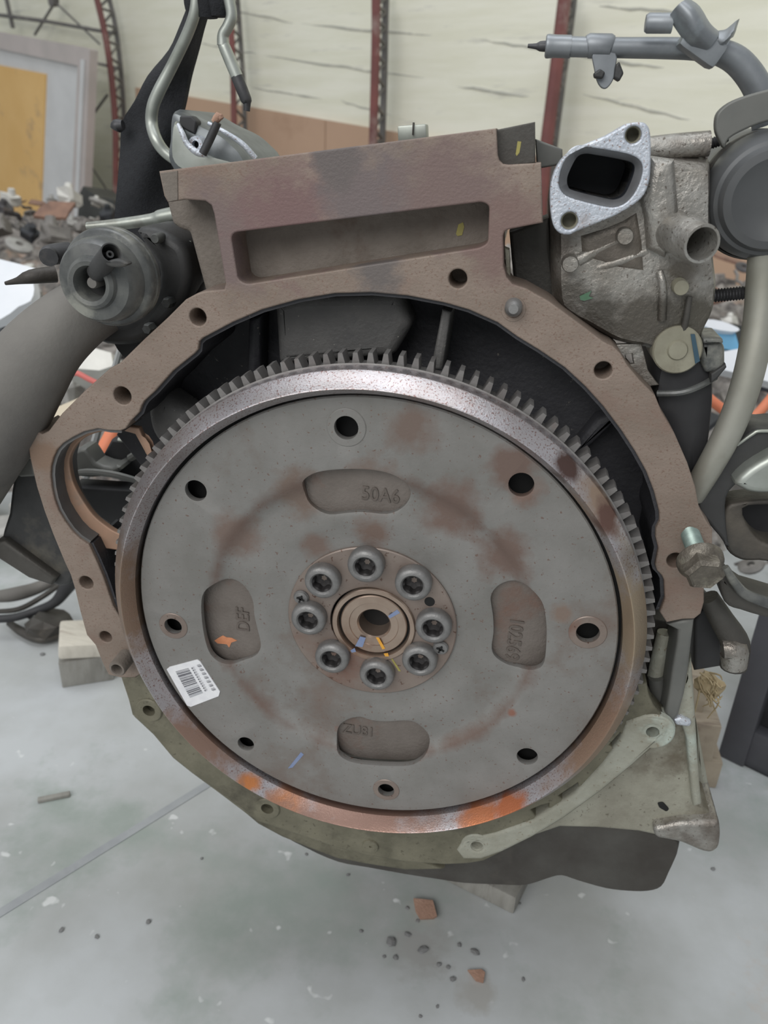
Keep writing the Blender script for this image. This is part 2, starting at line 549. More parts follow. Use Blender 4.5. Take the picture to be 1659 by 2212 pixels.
def prism(name, a, b, r, m, parent=None, seg=10, r2=None):
    a, b = Vector(a), Vector(b)
    return lathe(name, [(0, 0), (r, 0), (r if r2 is None else r2, (b - a).length), (0, (b - a).length)], a, b - a, m, parent, seg)


def thread_stud(name, a, b, r, m, parent=None, turns=16, seg=14):
    a, b = Vector(a), Vector(b)
    ln = (b - a).length
    prof = [(0, 0), (r * 0.8, 0)]
    for i in range(turns):
        d0 = ln * i / turns
        prof += [(r * 0.84, d0 + ln / turns * 0.1), (r, d0 + ln / turns * 0.5), (r * 0.84, d0 + ln / turns * 0.9)]
    prof += [(r * 0.75, ln), (r * 0.6, ln + r * 0.5), (0, ln + r * 0.5)]
    return lathe(name, prof, a, b - a, m, parent, seg, 20)


def text_mesh(name, body, size, depth_):
    cu = bpy.data.curves.new(name, 'FONT')
    cu.body = body
    cu.size = size
    cu.extrude = depth_
    cu.bevel_depth = size * 0.012
    cu.align_x = 'CENTER'
    cu.align_y = 'CENTER'
    cu.resolution_u = 3
    tmp = bpy.data.objects.new(name + '_tmp', cu)
    COL.objects.link(tmp)
    bpy.context.view_layer.update()
    me = bpy.data.meshes.new_from_object(tmp.evaluated_get(bpy.context.evaluated_depsgraph_get()))
    bpy.data.objects.remove(tmp, do_unlink=True)
    return me


# ------------------------------------------------------------------ the setting: floor and back wall
def build_floor():
    s = 9.0
    bm = bmesh.new()
    bmesh.ops.create_grid(bm, x_segments=40, y_segments=40, size=s)
    bmesh.ops.translate(bm, vec=(0, 2.5, FLOOR_Z), verts=bm.verts)
    r = bmesh.ops.extrude_face_region(bm, geom=list(bm.faces))
    bmesh.ops.translate(bm, vec=(0, 0, -0.08), verts=[v for v in r['geom'] if isinstance(v, bmesh.types.BMVert)])
    bmesh.ops.recalc_face_normals(bm, faces=bm.faces)
    me = bpy.data.meshes.new('floor')
    bm.to_mesh(me)
    bm.free()
    return tag(link('floor', finish(me), conc), kind='structure', label='dusty grey concrete floor with scrapes and stains')


floor = build_floor()
# groove between two concrete pours
ga, gb = on_floor(-60, 2010), on_floor(505, 1660)
gd = (gb - ga).normalized()
groove_m = mat('floor_joint_filler', (150, 153, 157), (166, 169, 171), (138, 142, 146), scale=18, rough=0.8, c3_amt=0.3)
me = box_mesh('trim_1', (ga + gb) / 2 + Vector((0, 0, 0.0003)), (gb - ga).length * 1.9, 0.009, 0.001,
              Matrix.Rotation(math.atan2(gd.y, gd.x), 3, 'Z'))
tag(link('trim_1', me, groove_m), kind='structure', label='grey joint strip running across the concrete floor')

wall_len = 11.0
wall_c = (WA + WB) / 2


def wall_box(name, off0, off1, z0, z1, u0, u1, m, parent=None, bevel=0.0):
    c = WA + WDIR * ((u0 + u1) / 2) + WNRM * ((off0 + off1) / 2)
    c.z = (z0 + z1) / 2
    return box(name, c, u1 - u0, abs(off1 - off0), z1 - z0, m, parent, Matrix.Rotation(math.atan2(WDIR.y, WDIR.x), 3, 'Z'), bevel)


c = WA + WDIR * 0.75 - WNRM * 0.11
back = box('wall_back', (0, 0, 0), 11.5, 0.10, 4.6 - FLOOR_Z, foam)
back.location = (c.x, c.y, (4.6 + FLOOR_Z) / 2)
back.rotation_euler = (0, 0, math.atan2(WDIR.y, WDIR.x))
tag(back, kind='structure', label='pale cream sprayed foam wall of the hall')


# the plywood skirting boards: separate sheets side by side; their top runs along a measured line
def wall_u(p):
    return (p - WA).dot(WDIR)


top_l, top_r = on_wall(280, 188), on_wall(1180, 343)
ul, ur = wall_u(top_l), wall_u(top_r)
slope = (top_r.z - top_l.z) / (ur - ul)


def board_top(u):
    return top_l.z + slope * (u - ul)


edges_u = [ul] + [wall_u(on_wall(a, b)) for a, b in ((498, 228), (692, 262), (950, 300), (1180, 343))] + [ur + 0.6, ur + 1.2]
for a, b in zip(edges_u, edges_u[1:]):
    vs = []
    for off in (-0.055, -0.035):
        for (u, z) in ((a + 0.003, FLOOR_Z), (b - 0.003, FLOOR_Z), (b - 0.003, board_top(b)), (a + 0.003, board_top(a))):
            p = WA + WDIR * u + WNRM * off
            vs.append((p.x, p.y, z))
    me = mesh_of('plywood_board', vs, [(0, 1, 2, 3), (7, 6, 5, 4), (0, 1, 5, 4), (1, 2, 6, 5), (2, 3, 7, 6), (3, 0, 4, 7)])
    link('plywood_board', me, ply, back)


# dark battens half buried in the foam
def wall_rod(name, a, b, r, m, parent, off=0.02):
    return link(name, tube_mesh(name, [on_wall(*a, off), on_wall(*b, off)], [r, r], 8), m, parent)


def wall_seam(a, b, r, m, parent, seed):
    rr = random.Random(seed)
    pts_, rad_ = [], []
    for k in range(9):
        t = k / 8
        q = on_wall(a[0] + (b[0] - a[0]) * t, a[1] + (b[1] - a[1]) * t + rr.uniform(-2.0, 2.0), -0.0615)
        pts_.append(q)
        rad_.append(r * (0.15 + 0.85 * math.sin(PI * t) ** 0.6) * rr.uniform(0.7, 1.15))
    return link('foam_seam', tube_mesh('foam_seam', pts_, rad_, 6), m, parent)


batten_m = mat('dark_foam_seam', (186, 186, 176), (206, 204, 192), (234, 232, 216), scale=9, rough=0.9, c3_amt=0.4)
for a, b in (((430, 6), (640, 50)), ((640, 50), (945, 78)), ((1030, 85), (1190, 108)), ((430, 92), (560, 118)), ((560, 118), (935, 172)),
             ((735, 218), (850, 250)), ((540, 190), (700, 214)), ((1290, 12), (1480, 28)), ((1240, 120), (1440, 148)), ((1250, 200), (1500, 262)),
             ((980, 185), (1150, 210)), ((90, 42), (250, 70))):
    wall_seam(a, b, 0.007, batten_m, back, int(a[0] + b[1] * 7))


def lattice_column(label, front, backc, r, rungs, red=True):
    """a curved truss post: front chord, rear chord and zigzag lacing; paths of photo points on planes off the wall"""
    base = on_wall(*front[-1], 0.10)
    root = empty('lattice_column', (base.x, base.y, FLOOR_Z))
    tag(root, label, 'column', 'truss posts along the back wall')

    def chord(path, off, rr, m):
        q = smooth_open([tuple(on_wall(a, b, off)) for a, b in path], 5)
        lastp = Vector(q[-1])
        d = Vector(q[-1]) - Vector(q[-3])
        while lastp.z > FLOOR_Z + 0.02 and len(q) < 80:
            st = d.normalized() * 0.15
            lastp = lastp + st
            if lastp.z < FLOOR_Z: lastp.z = FLOOR_Z
            q.append(tuple(lastp))
        link('chord', tube_mesh('chord', q, [rr] * len(q), 8), m, root)
        return [Vector(p) for p in q]
    A = chord(front, 0.16, r, red_steel if red else grey_steel)
    B = chord(backc, 0.02, r * 0.8, grey_steel)
    n = min(len(A), len(B))
    for i in range(0, n - 2, 2):
        link('lacing_bar', tube_mesh('lacing_bar', [A[i], B[min(i + 1, n - 1)]], [r * 0.45] * 2, 6), grey_steel, root)
        link('lacing_bar', tube_mesh('lacing_bar', [B[min(i + 1, n - 1)], A[i + 2]], [r * 0.45] * 2, 6), grey_steel, root)
    return root


lattice_column('red-brown lattice post left of the black strap', [(205, -20), (226, 70), (240, 160), (249, 270), (250, 380), (249, 480)],
               [(232, -20), (250, 60), (262, 160), (268, 260), (270, 380), (270, 480)], 0.018, 6)
lattice_column('red-brown lattice post behind the bent steel rod', [(494, -20), (500, 80), (504, 180), (506, 300), (506, 330)],
               [(512, -20), (519, 80), (526, 180), (530, 300), (530, 330)], 0.016, 6)
lattice_column('red-brown lattice post above the middle of the engine', [(812, -20), (812, 60), (810, 160), (806, 300), (804, 340)],
               [(834, -20), (832, 60), (830, 160), (826, 300), (824, 340)], 0.019, 6)
lattice_column('red-brown lattice post behind the grey pipe at right', [(1222, -20), (1212, 60), (1200, 160), (1182, 300), (1178, 340)],
               [(1238, -20), (1228, 60), (1214, 160), (1196, 300), (1192, 340)], 0.024, 6)

# slanting roof braces left of the first post
brace_root = empty('wall_brace', on_wall(60, 60, 0.1))
tag(brace_root, 'thin dark crossed braces on the foam wall above the doorway', 'brace')
for a, b, r in (((-20, 30), (100, 46), 0.012), ((100, 46), (245, 72), 0.010), ((10, -20), (28, 60), 0.014), ((128, -10), (75, 75), 0.008),
                ((120, 5), (215, 95), 0.006), ((185, 130), (262, 150), 0.009), ((186, 268), (232, 205), 0.008), ((178, 330), (232, 412), 0.005)):
    wall_rod('brace_rod', a, b, r, grey_steel, brace_root, 0.05)
lathe('brace_joint', [(0, -0.02), (0.03, -0.02), (0.035, 0.02), (0, 0.03)], on_wall(116, 2, 0.05), WNRM, grey_steel, brace_root, 10)


# doorway at far left: grey-white leaf with ochre panel
def wall_quad(name, px, off, thick, m, parent=None):
    f = [on_wall(a, b, off) for a, b in px]
    bk = [p - WNRM * thick for p in f]
    n = len(px)
    return link(name, mesh_of(name, f + bk, [tuple(range(n)), tuple(range(2 * n - 1, n - 1, -1))]
                              + [(i, (i + 1) % n, n + (i + 1) % n, n + i) for i in range(n)]), m, parent)


door = empty('door_1', on_wall(60, 470, 0.3))
tag(door, kind='structure', label='grey-white door with ochre panel behind the scrap heap')
wall_quad('door_frame', [(-80, 75), (-80, 55), (188, 104), (194, 108), (176, 560), (148, 560), (168, 142), (-80, 88)], 0.36, 0.05, door_beige, door)
wall_quad('door_leaf', [(-80, 88), (168, 142), (148, 600), (-80, 600)], 0.335, 0.04, door_white, door)
wall_quad('door_panel', [(-80, 126), (98, 160), (82, 600), (-80, 600)], 0.345, 0.012, door_yellow, door)
wall_quad('edge_strip', [(174, 128), (181, 129), (162, 560), (156, 560)], 0.372, 0.01, door_white, door)


# ------------------------------------------------------------------ the engine
EB = at(1000, 1880, 0.12)
engine = empty('engine', (0.02, 0.16, -0.28))
tag(engine, 'rusty used car engine seen from its flywheel end, hoisted by a black strap', 'engine')

# ---- block: C-shaped rear face round the bellhousing opening, with the deck block above
OUT = [(259, 1464), (234, 1458), (221, 1432), (206, 1394), (187, 1372), (172, 1318), (161, 1271), (152, 1242), (139, 1214), (114, 1154), (95, 1103),
       (79, 1052), (65, 992), (60, 960), (63, 935), (72, 927), (90, 938), (104, 932), (133, 894), (181, 846), (238, 795), (259, 784), (313, 731), (362, 686), (401, 647),
       (425, 634), (443, 629), (484, 625), (487, 612), (462, 462), (456, 443), (443, 434), (398, 431), (385, 434), (362, 437), (354, 423), (343, 370),
       (1072, 277), (1075, 335), (1078, 346), (1086, 354), (1098, 356), (1169, 352), (1173, 481), (1097, 496), (1090, 500), (1087, 510), (1088, 575),
       (1094, 598), (1106, 613), (1136, 623), (1185, 650), (1247, 695), (1303, 738), (1324, 748), (1340, 763), (1354, 787), (1380, 819), (1415, 854),
       (1429, 889), (1457, 936), (1485, 1000), (1502, 1052), (1510, 1095), (1527, 1128), (1539, 1144), (1539, 1180), (1535, 1220), (1524, 1250),
       (1521, 1272), (1521, 1301), (1514, 1326), (1500, 1337), (1475, 1338), (1440, 1345), (1425, 1322), (1436, 1293), (1434, 1253), (1429, 1243),
       (1419, 1233), (1415, 1220), (1422, 1185), (1416, 1160), (1417, 1141), (1425, 1125), (1424, 1106), (1413, 1063), (1396, 1019), (1372, 976),
       (1342, 930), (1303, 878), (1265, 836), (1220, 794), (1164, 756), (1118, 728), (1075, 697), (1012, 669), (959, 654), (881, 639), (802, 632),
       (723, 634), (645, 647), (566, 669), (503, 696), (437, 731), (430, 738), (428, 755), (420, 764), (374, 801), (334, 846), (312, 866), (306, 876), (301, 891), (283, 909),
       (272, 926), (260, 931), (235, 930), (211, 926), (181, 933), (157, 945), (136, 958), (123, 972), (115, 989), (110, 1008), (109, 1027), (112, 1055), (117, 1078), (126, 1103), (139, 1125), (154, 1146),
       (171, 1163), (191, 1176), (206, 1207), (221, 1242), (228, 1261), (244, 1309), (266, 1344), (282, 1394), (306, 1455), (291, 1464)]
POCKET = fillet([(498, 503), (1042, 436), (1057, 444), (1054, 525), (1036, 535), (532, 614), (514, 604)], 16)
BLOCK_T = 0.030
block = plate('engine_block', OUT, FY, BLOCK_T, iron, engine,
              holes=[(427, 685, 19), (989, 602, 20), (264, 855, 20), (1303, 800, 19), (1459, 1211, 18), (186, 1259, 16), (228, 1376, 14), POCKET],
              bevel=0.0009)
block['label'] = 'rust-brown cast iron block with machined C-shaped rear face'
# floor of the pocket, recessed corner pads and the body of the cylinder bank behind
plate('pocket_floor', [(490, 480), (1066, 420), (1064, 545), (505, 630)], FY + 0.024, 0.05, iron_cast, block, bevel=0.001)
plate('corner_pad', [(1050, 285), (1156, 263), (1157, 352), (1060, 370)], FY + 0.006, 0.06, dark_steel, block, bevel=0.0008)
plate('bank_side', fillet([(350, 395), (362, 446), (372, 484), (392, 497), (408, 500), (444, 634), (500, 634), (475, 400)], 8), FY + 0.028, 0.10, iron_cast, block, bevel=0.003)
plate('cylinder_bank', [(352, 378), (1150, 285), (1150, 480), (1080, 500), (1070, 600), (520, 640), (480, 620), (380, 490)], FY + 0.075, 0.34, iron_cast, block, bevel=0.002)
# cavity behind the face, its shade put into a dark colour: rear web, side skirts, ribs
CAV = [(250, 940), (300, 850), (420, 720), (560, 650), (720, 610), (880, 615), (1020, 650), (1130, 700), (1240, 780), (1330, 870), (1400, 980), (1440, 1100),
       (1450, 1250), (1430, 1340), (1330, 1340), (1200, 1500), (800, 1600), (500, 1500), (330, 1320), (330, 1040)]
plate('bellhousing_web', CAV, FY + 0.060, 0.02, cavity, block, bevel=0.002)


def skirt(name, pxs, y0, y1, m, thick=0.006):
    """wall standing on an outline, from y0 back to y1"""
    pts = plane_poly(pxs, FY)
    n = len(pts)
    cx, cz = (lambda q: (q.x, q.z))(at(255, 1045, FY))
    vs, fs = [], []
    for (x, z) in pts:
        d = Vector((x, 0, z)) - Vector((0, 0, 0))
        o = d + d.normalized() * thick if thick else d + (Vector((cx, 0, cz)) - d).normalized() * 0.002
        vs += [(x, y0, z), (x, y1, z), (o.x, y0, o.z), (o.x, y1, o.z)]
    for i in range(n - 1):
        a, b = 4 * i, 4 * i + 4
        fs += [(a, b, b + 1, a + 1), (a + 2, a + 3, b + 3, b + 2), (a, a + 2, b + 2, b), (a + 1, b + 1, b + 3, a + 3)]
    fs += [(0, 1, 3, 2), (4 * n - 4, 4 * n - 2, 4 * n - 1, 4 * n - 3)]
    return link(name, mesh_of(name, vs, fs), m, block)


i0, i1 = OUT.index((1425, 1322)), OUT.index((283, 909))
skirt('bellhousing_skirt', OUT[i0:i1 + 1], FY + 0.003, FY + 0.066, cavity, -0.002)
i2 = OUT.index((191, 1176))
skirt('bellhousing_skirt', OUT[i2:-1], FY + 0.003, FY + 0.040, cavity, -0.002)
bore_m = mat('grey_bore_iron', (104, 104, 104), (88, 86, 84), (112, 98, 88), scale=40, rough=0.6, c3_amt=0.25)
skirt('starter_bore', OUT[i1 + 2:i2 + 1], FY + 0.002, FY + 0.030, bore_m, None)
web_m = mat('dusty_dark_iron', (104, 102, 100), (88, 87, 86), (74, 74, 76), scale=30, rough=0.6, bump=0.3, speck=(170, 166, 156), speck_scale=500, speck_amt=-0.10, c3_amt=0.3)
plate('web_panel', fillet([(592, 655), (640, 640), (860, 636), (890, 700), (850, 770), (600, 790)], 14), FY + 0.030, 0.03, web_m, block, bevel=0.006, segs=3)
plate('web_rib', [(955, 668), (975, 674), (955, 800), (930, 800)], FY + 0.020, 0.04, web_m, block, bevel=0.002)
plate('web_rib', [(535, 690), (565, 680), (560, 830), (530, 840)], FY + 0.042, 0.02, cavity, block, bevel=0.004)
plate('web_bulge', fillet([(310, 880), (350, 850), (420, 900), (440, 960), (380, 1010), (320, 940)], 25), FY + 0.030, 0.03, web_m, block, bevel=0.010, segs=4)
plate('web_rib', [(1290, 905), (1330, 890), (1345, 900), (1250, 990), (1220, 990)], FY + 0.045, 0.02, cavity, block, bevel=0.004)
# ring behind the starter opening
sc_ = at(232, 1052, FY + 0.028)
st_out = [(100, 1050), (104, 990), (130, 945), (180, 918), (240, 915), (300, 925), (330, 1000), (330, 1180), (260, 1190), (190, 1180), (140, 1140), (112, 1095)]
st_in = smooth_closed([(150, 1008), (152, 985), (168, 958), (195, 940), (235, 931), (280, 935), (320, 960), (330, 1050), (320, 1140), (290, 1158), (255, 1152), (228, 1136), (200, 1112), (173, 1073), (157, 1041)], 4)
starter_m = mat('rusty_starter_rim', (172, 138, 116), (150, 124, 106), (130, 122, 114), scale=40, rough=0.6, metal=0.2, c3_amt=0.3)
plate('starter_rim', st_out, FY + 0.013, 0.005, starter_m, block, holes=[st_in], bevel=0.001)


# dowels of the housing face
def pin(name, px, py, r_px, ln, m, label=None, hole=False):
    c = at(px, py, FY - ln)
    r = size_at(c, r_px)
    prof = [(0, 0), (r * 0.55, 0), (r * 0.72, 0.0012), (r, 0.0035), (r, ln + 0.004)]
    if hole:
        prof = [(0, 0.012), (r * 0.62, 0.012), (r * 0.62, 0.001), (r * 0.68, 0), (r * 0.9, 0), (r, 0.001), (r, ln + 0.004)]
    o = lathe(name, prof, c, (0, 1, 0), m, block, 24)
    if label: o['label'] = label
    return o


pin('locating_dowel', 1109, 668, 19, 0.009, bolt_m, 'short grey round dowel')
pin('tube_dowel', 252, 1446, 19, 0.016, iron_cast, 'hollow rusty dowel tube', True)
c = at(1109, 668, FY - 0.0006)
lathe('dowel_collar', [(size_at(c, 19), 0), (size_at(c, 26), 0), (size_at(c, 27), 0.001), (size_at(c, 27), 0.003)], c, (0, 1, 0), iron, block, 28)
# dark bottoms of the threaded holes
for (hx, hy, hr) in ((427, 685, 22), (989, 602, 23), (264, 855, 23), (1303, 800, 22), (1459, 1211, 21), (186, 1259, 19), (228, 1376, 17)):
    c = at(hx, hy, FY + 0.020)
    r = size_at(c, hr)
    lathe('hole_bottom', [(0, 0.003), (r, 0), (r, 0.006), (0, 0.006)], c, (0, 1, 0), iron_cast, block, 20)
# silver clip standing up behind the deck
clip = box('deck_clip', at(893, 289, 0.10), size_at(at(893, 289, 0.10), 62), 0.012, size_at(at(893, 289, 0.10), 34), zinc, block,
           Matrix.Rotation(math.radians(-6), 3, 'Y'), 0.0012)
clip['label'] = 'small shiny steel clip rising behind the deck edge'
box('deck_clip', at(893, 278, 0.094), size_at(at(893, 289, 0.10), 3), 0.004, size_at(at(893, 289, 0.10), 24), dark_steel, block, None, 0.0002)
# yellow crayon marks
for pxs in ([(1114, 333), (1118, 305), (1126, 306), (1122, 330), (1116, 337)], [(985, 505), (990, 485), (1000, 480), (1003, 490), (998, 508), (988, 510)]):
    yy = FY + 0.0058 if pxs[0][1] < 400 else FY + 0.0236
    plate('paint_mark', pxs, yy, 0.0004, paint_yellow, block, bevel=0.0)
# lighter machined strip at the left end of the deck face
plate('deck_end_pad', [(346, 374), (383, 369), (384, 432), (364, 436), (356, 421)], FY - 0.0006, 0.002, iron_cast, block, bevel=0.0003)

# ---- flexplate: dished steel disc with holes and stamped pads
RA = 0.1515
prof = [(0.026, 0.0072), (0.056, 0.0072), (0.0640, 0.0070), (0.0700, 0.0052), (0.0760, 0.0048), (0.0860, 0.0056), (0.0930, 0.0056), (0.0970, 0.0048), (0.1010, 0.0026), (0.1050, 0.0006), (0.1090, 0.0),
        (RA - 0.0008, 0.0), (RA, 0.0008), (RA, 0.0045), (0.1070, 0.0045), (0.0960, 0.0090), (0.070, 0.0095), (0.056, 0.0112), (0.026, 0.0112), (0.026, 0.0072)]
disc_me = lathe_mesh('flexplate', prof, (0, 0, 0), (0, 1, 0), 128, 20)
HOLES = [((748, 924), 23), ((1126, 1047), 24), ((1270, 1367), 23), ((1139, 1634), 23), ((834, 1707), 19), ((531, 1607), 20), ((374, 1353), 20), ((423, 1060), 23)]
KID = {
    'top': [(656, 1045), (663, 1028), (689, 1014), (731, 1008), (779, 1007), (821, 1011), (857, 1022), (880, 1041), (887, 1060), (883, 1081), (866, 1100), (836, 1111), (786, 1107), (748, 1109), (712, 1112), (684, 1102), (663, 1081)],
    'right': [(1060, 1290), (1068, 1274), (1086, 1261), (1113, 1254), (1137, 1258), (1160, 1277), (1174, 1300), (1180, 1339), (1180, 1379), (1176, 1419), (1163, 1435), (1133, 1442), (1100, 1439), (1073, 1423), (1062, 1402), (1066, 1366), (1065, 1333), (1061, 1306)],
    'left': [(440, 1301), (446, 1272), (465, 1257), (490, 1251), (515, 1258), (536, 1278), (547, 1303), (549, 1328), (555, 1355), (562, 1384), (562, 1401), (552, 1417), (532, 1426), (509, 1430), (484, 1424), (465, 1411), (453, 1390), (444, 1351)],
    'bottom': [(728, 1580), (736, 1565), (755, 1553), (778, 1549), (802, 1556), (833, 1559), (872, 1557), (896, 1561), (919, 1580), (928, 1598), (924, 1617), (908, 1634), (885, 1644), (841, 1645), (786, 1641), (755, 1634), (734, 1619), (728, 1598)],
}
cut_v, cut_f = [], []


def add_prism(loop, y0, y1):
    b0 = len(cut_v)
    n = len(loop)
    for (x, z) in loop: cut_v.append((x, y0, z))
    for (x, z) in loop: cut_v.append((x, y1, z))
    cut_f.append(tuple(range(b0, b0 + n)))
    cut_f.append(tuple(range(b0 + 2 * n - 1, b0 + n - 1, -1)))
    for i in range(n):
        j = (i + 1) % n
        cut_f.append((b0 + i, b0 + n + i, b0 + n + j, b0 + j))


for (hx, hy), hr in HOLES:
    c = at(hx, hy, 0.0)
    r = 0.0066 * hr / 22
    add_prism([(c.x + r * math.cos(a * PI / 14), c.z + r * math.sin(a * PI / 14)) for a in range(28)], -0.02, 0.03)
KLOOP = {}
for k, px in KID.items():
    KLOOP[k] = smooth_closed(plane_poly(px, 0.0045), 3)
    add_prism(KLOOP[k], -0.02, 0.03)
cut_me = mesh_of('cutter', cut_v, cut_f)
tmp_d = bpy.data.objects.new('tmp_d', disc_me)
tmp_c = bpy.data.objects.new('tmp_c', cut_me)
COL.objects.link(tmp_d)
COL.objects.link(tmp_c)
md = tmp_d.modifiers.new('b', 'BOOLEAN')
md.operation, md.object, md.solver = 'DIFFERENCE', tmp_c, 'EXACT'
bv = tmp_d.modifiers.new('v', 'BEVEL')
bv.width, bv.segments, bv.limit_method, bv.angle_limit = 0.0005, 2, 'ANGLE', math.radians(60)
bpy.context.view_layer.update()
disc_me2 = bpy.data.meshes.new_from_object(tmp_d.evaluated_get(bpy.context.evaluated_depsgraph_get()))
bpy.data.objects.remove(tmp_d, do_unlink=True)
bpy.data.objects.remove(tmp_c, do_unlink=True)
flex = link('flexplate', finish(disc_me2, 25), plate_m, engine)
flex['label'] = 'round grey steel drive plate with eight holes around its edge'

# stamped pads: floors of the four kidney recesses, with their letters
STAMP = {'top': ('50A6', (822, 1070), 0.0, 0.0125), 'right': ('1025691', (1109, 1388), -90.0, 0.0122),
         'left': ('DEF', (526, 1338), 90.0, 0.0125), 'bottom': ('ZU81', (775, 1578), 0.0, 0.0110)}
for k, loop in KLOOP.items():
    cx = sum(p[0] for p in loop) / len(loop)
    cz = sum(p[1] for p in loop) / len(loop)
    big = [(cx + (x - cx) * 1.12, cz + (z - cz) * 1.12) for x, z in loop]
    link('stamped_pad', plate_mesh('stamped_pad', big, [], 0.0092, 0.0125, 0.0), pad_m, flex)
    body, (tx, ty), rz, size = STAMP[k]
    p = at(tx, ty, 0.0091)
    tm = text_mesh('stamped_code', body, size, 0.0005)
    tm.transform(Matrix.Translation(p) @ Matrix.Rotation(math.radians(-rz), 4, 'Y') @ Matrix.Rotation(PI / 2, 4, 'X') @ Matrix.Diagonal((0.86, 1, 1, 1)))
    link('stamped_code', tm, stamp_m, flex)

flake_m = mat('orange_rust_flake', (206, 138, 100), (190, 124, 88), None, scale=200, rough=0.7)
plate('rust_flake', [(463, 1384), (472, 1378), (481, 1373), (489, 1377), (500, 1378), (512, 1384), (500, 1388), (495, 1399), (490, 1392), (482, 1391), (470, 1390)], 0.0089, 0.0003, flake_m, flex, bevel=0.0)
# shallow rust-edged bosses round the bolt holes
for idx in (0, 2, 4, 6):
    (hx, hy), hr = HOLES[idx]
    c = at(hx, hy, -0.0005)
    r = 0.0066 * hr / 22
    lathe('hole_seat', [(r * 1.0, 0.0006), (r * 1.02, 0), (r * 1.58, 0), (r * 1.64, 0.0003), (r * 1.66, 0.0009)], c, (0, 1, 0), refplate_m if idx else plate_m, flex, 32)

# rim with bevelled outside and the ring gear
rim_prof = [(0.1536, 0.004), (0.1536, -0.0030), (0.1583, -0.0124), (0.1588, -0.0130), (0.1594, -0.0128), (0.1668, -0.0040), (0.1672, -0.0030), (0.1672, 0.0070), (0.1655, 0.010), (0.1655, 0.018), (0.1536, 0.018), (0.1536, 0.004)]
rim = lathe('rim', rim_prof, (0, 0, 0), (0, 1, 0), rim_m, flex, 192, 25)
rim['label'] = 'raised worn steel rim, bright at the top and rusty orange below'
lathe('gap_floor', [(0.1505, 0.006), (0.1540, 0.006), (0.1540, 0.014), (0.120, 0.014)], (0, 0, 0), (0, 1, 0), black_m, flex, 96)


def ring_gear():
    n = 128
    vs, fs = [], []
    R0, R1, RI = 0.1662, 0.1733, 0.160
    ya, yb = 0.0085, 0.0205
    prof = [(-0.50, R0, 0.004), (-0.30, R0, 0.0), (-0.15, R1, 0.0015), (0.13, R1, 0.0015), (0.28, R0, 0.0)]
    m_ = len(prof)
    for i in range(n):
        for (t, r, ch) in prof:
            a = math.radians(3.45) + 2 * PI * (i + t) / n
            s_, c_ = math.sin(a), math.cos(a)
            yf = ya + (0.002 if r == R0 and ch > 0.003 else 0.0)
            vs += [(RI * s_, ya, RI * c_), (r * s_, yf, r * c_), (r * s_, yb, r * c_), (RI * s_, yb, RI * c_)]
    N = n * m_
    for k in range(N):
        a, b = 4 * k, 4 * ((k + 1) % N)
        fs += [(a, a + 1, b + 1, b), (a + 1, a + 2, b + 2, b + 1), (a + 2, a + 3, b + 3, b + 2)]
    me = mesh_of('ring_gear', vs, fs, 20)
    return me


rg = link('ring_gear', ring_gear(), gear_m, flex)
rg['label'] = 'grey toothed starter ring'
lathe('gear_shoulder', [(0.1650, 0.0060), (0.1680, 0.0068), (0.1672, 0.0086), (0.1640, 0.0086)], (0, 0, 0), (0, 1, 0), gear_m, flex, 160)

# reinforcement plate, hub, bolts
REF_Y = 0.0050
ref_prof = [(0.0265, 0.0022), (0.0265, 0.0004), (0.0272, 0.0), (0.0536, 0.0), (0.0543, 0.0006), (0.0543, 0.0026)]
cen = at(803, 1347, REF_Y)
ref = lathe('reinforcement_plate', ref_prof, (0.0005, REF_Y, 0.0008), (0, 1, 0), refplate_m, flex, 96)
ref['label'] = 'thin brownish washer plate under the ring of bolts'
hub_c = at(807, 1350, REF_Y)
hc = (hub_c.x, 0, hub_c.z)
lathe('hub_ring', [(0.0268, REF_Y + 0.002), (0.0268, REF_Y - 0.0008), (0.0262, REF_Y - 0.0015), (0.0236, REF_Y - 0.0013), (0.0229, REF_Y + 0.0005), (0.0229, REF_Y + 0.006)],
      hc, (0, 1, 0), hub_m, flex, 64)
lathe('seal_groove', [(0.0232, REF_Y + 0.0030), (0.0195, REF_Y + 0.0030)], hc, (0, 1, 0), black_m, flex, 64)
lathe('pilot_hub', [(0.0214, REF_Y + 0.004), (0.0214, REF_Y + 0.0006), (0.0208, REF_Y), (0.0160, REF_Y + 0.0002), (0.0156, REF_Y + 0.0009), (0.0148, REF_Y + 0.0011), (0.0110, REF_Y + 0.0012),
                   (0.0100, REF_Y + 0.0026), (0.0098, REF_Y + 0.016)], hc, (0, 1, 0), hub_m, flex, 64)
lathe('pilot_bore', [(0.0099, REF_Y + 0.015), (0.0, REF_Y + 0.016)], hc, (0, 1, 0), black_m, flex, 32)


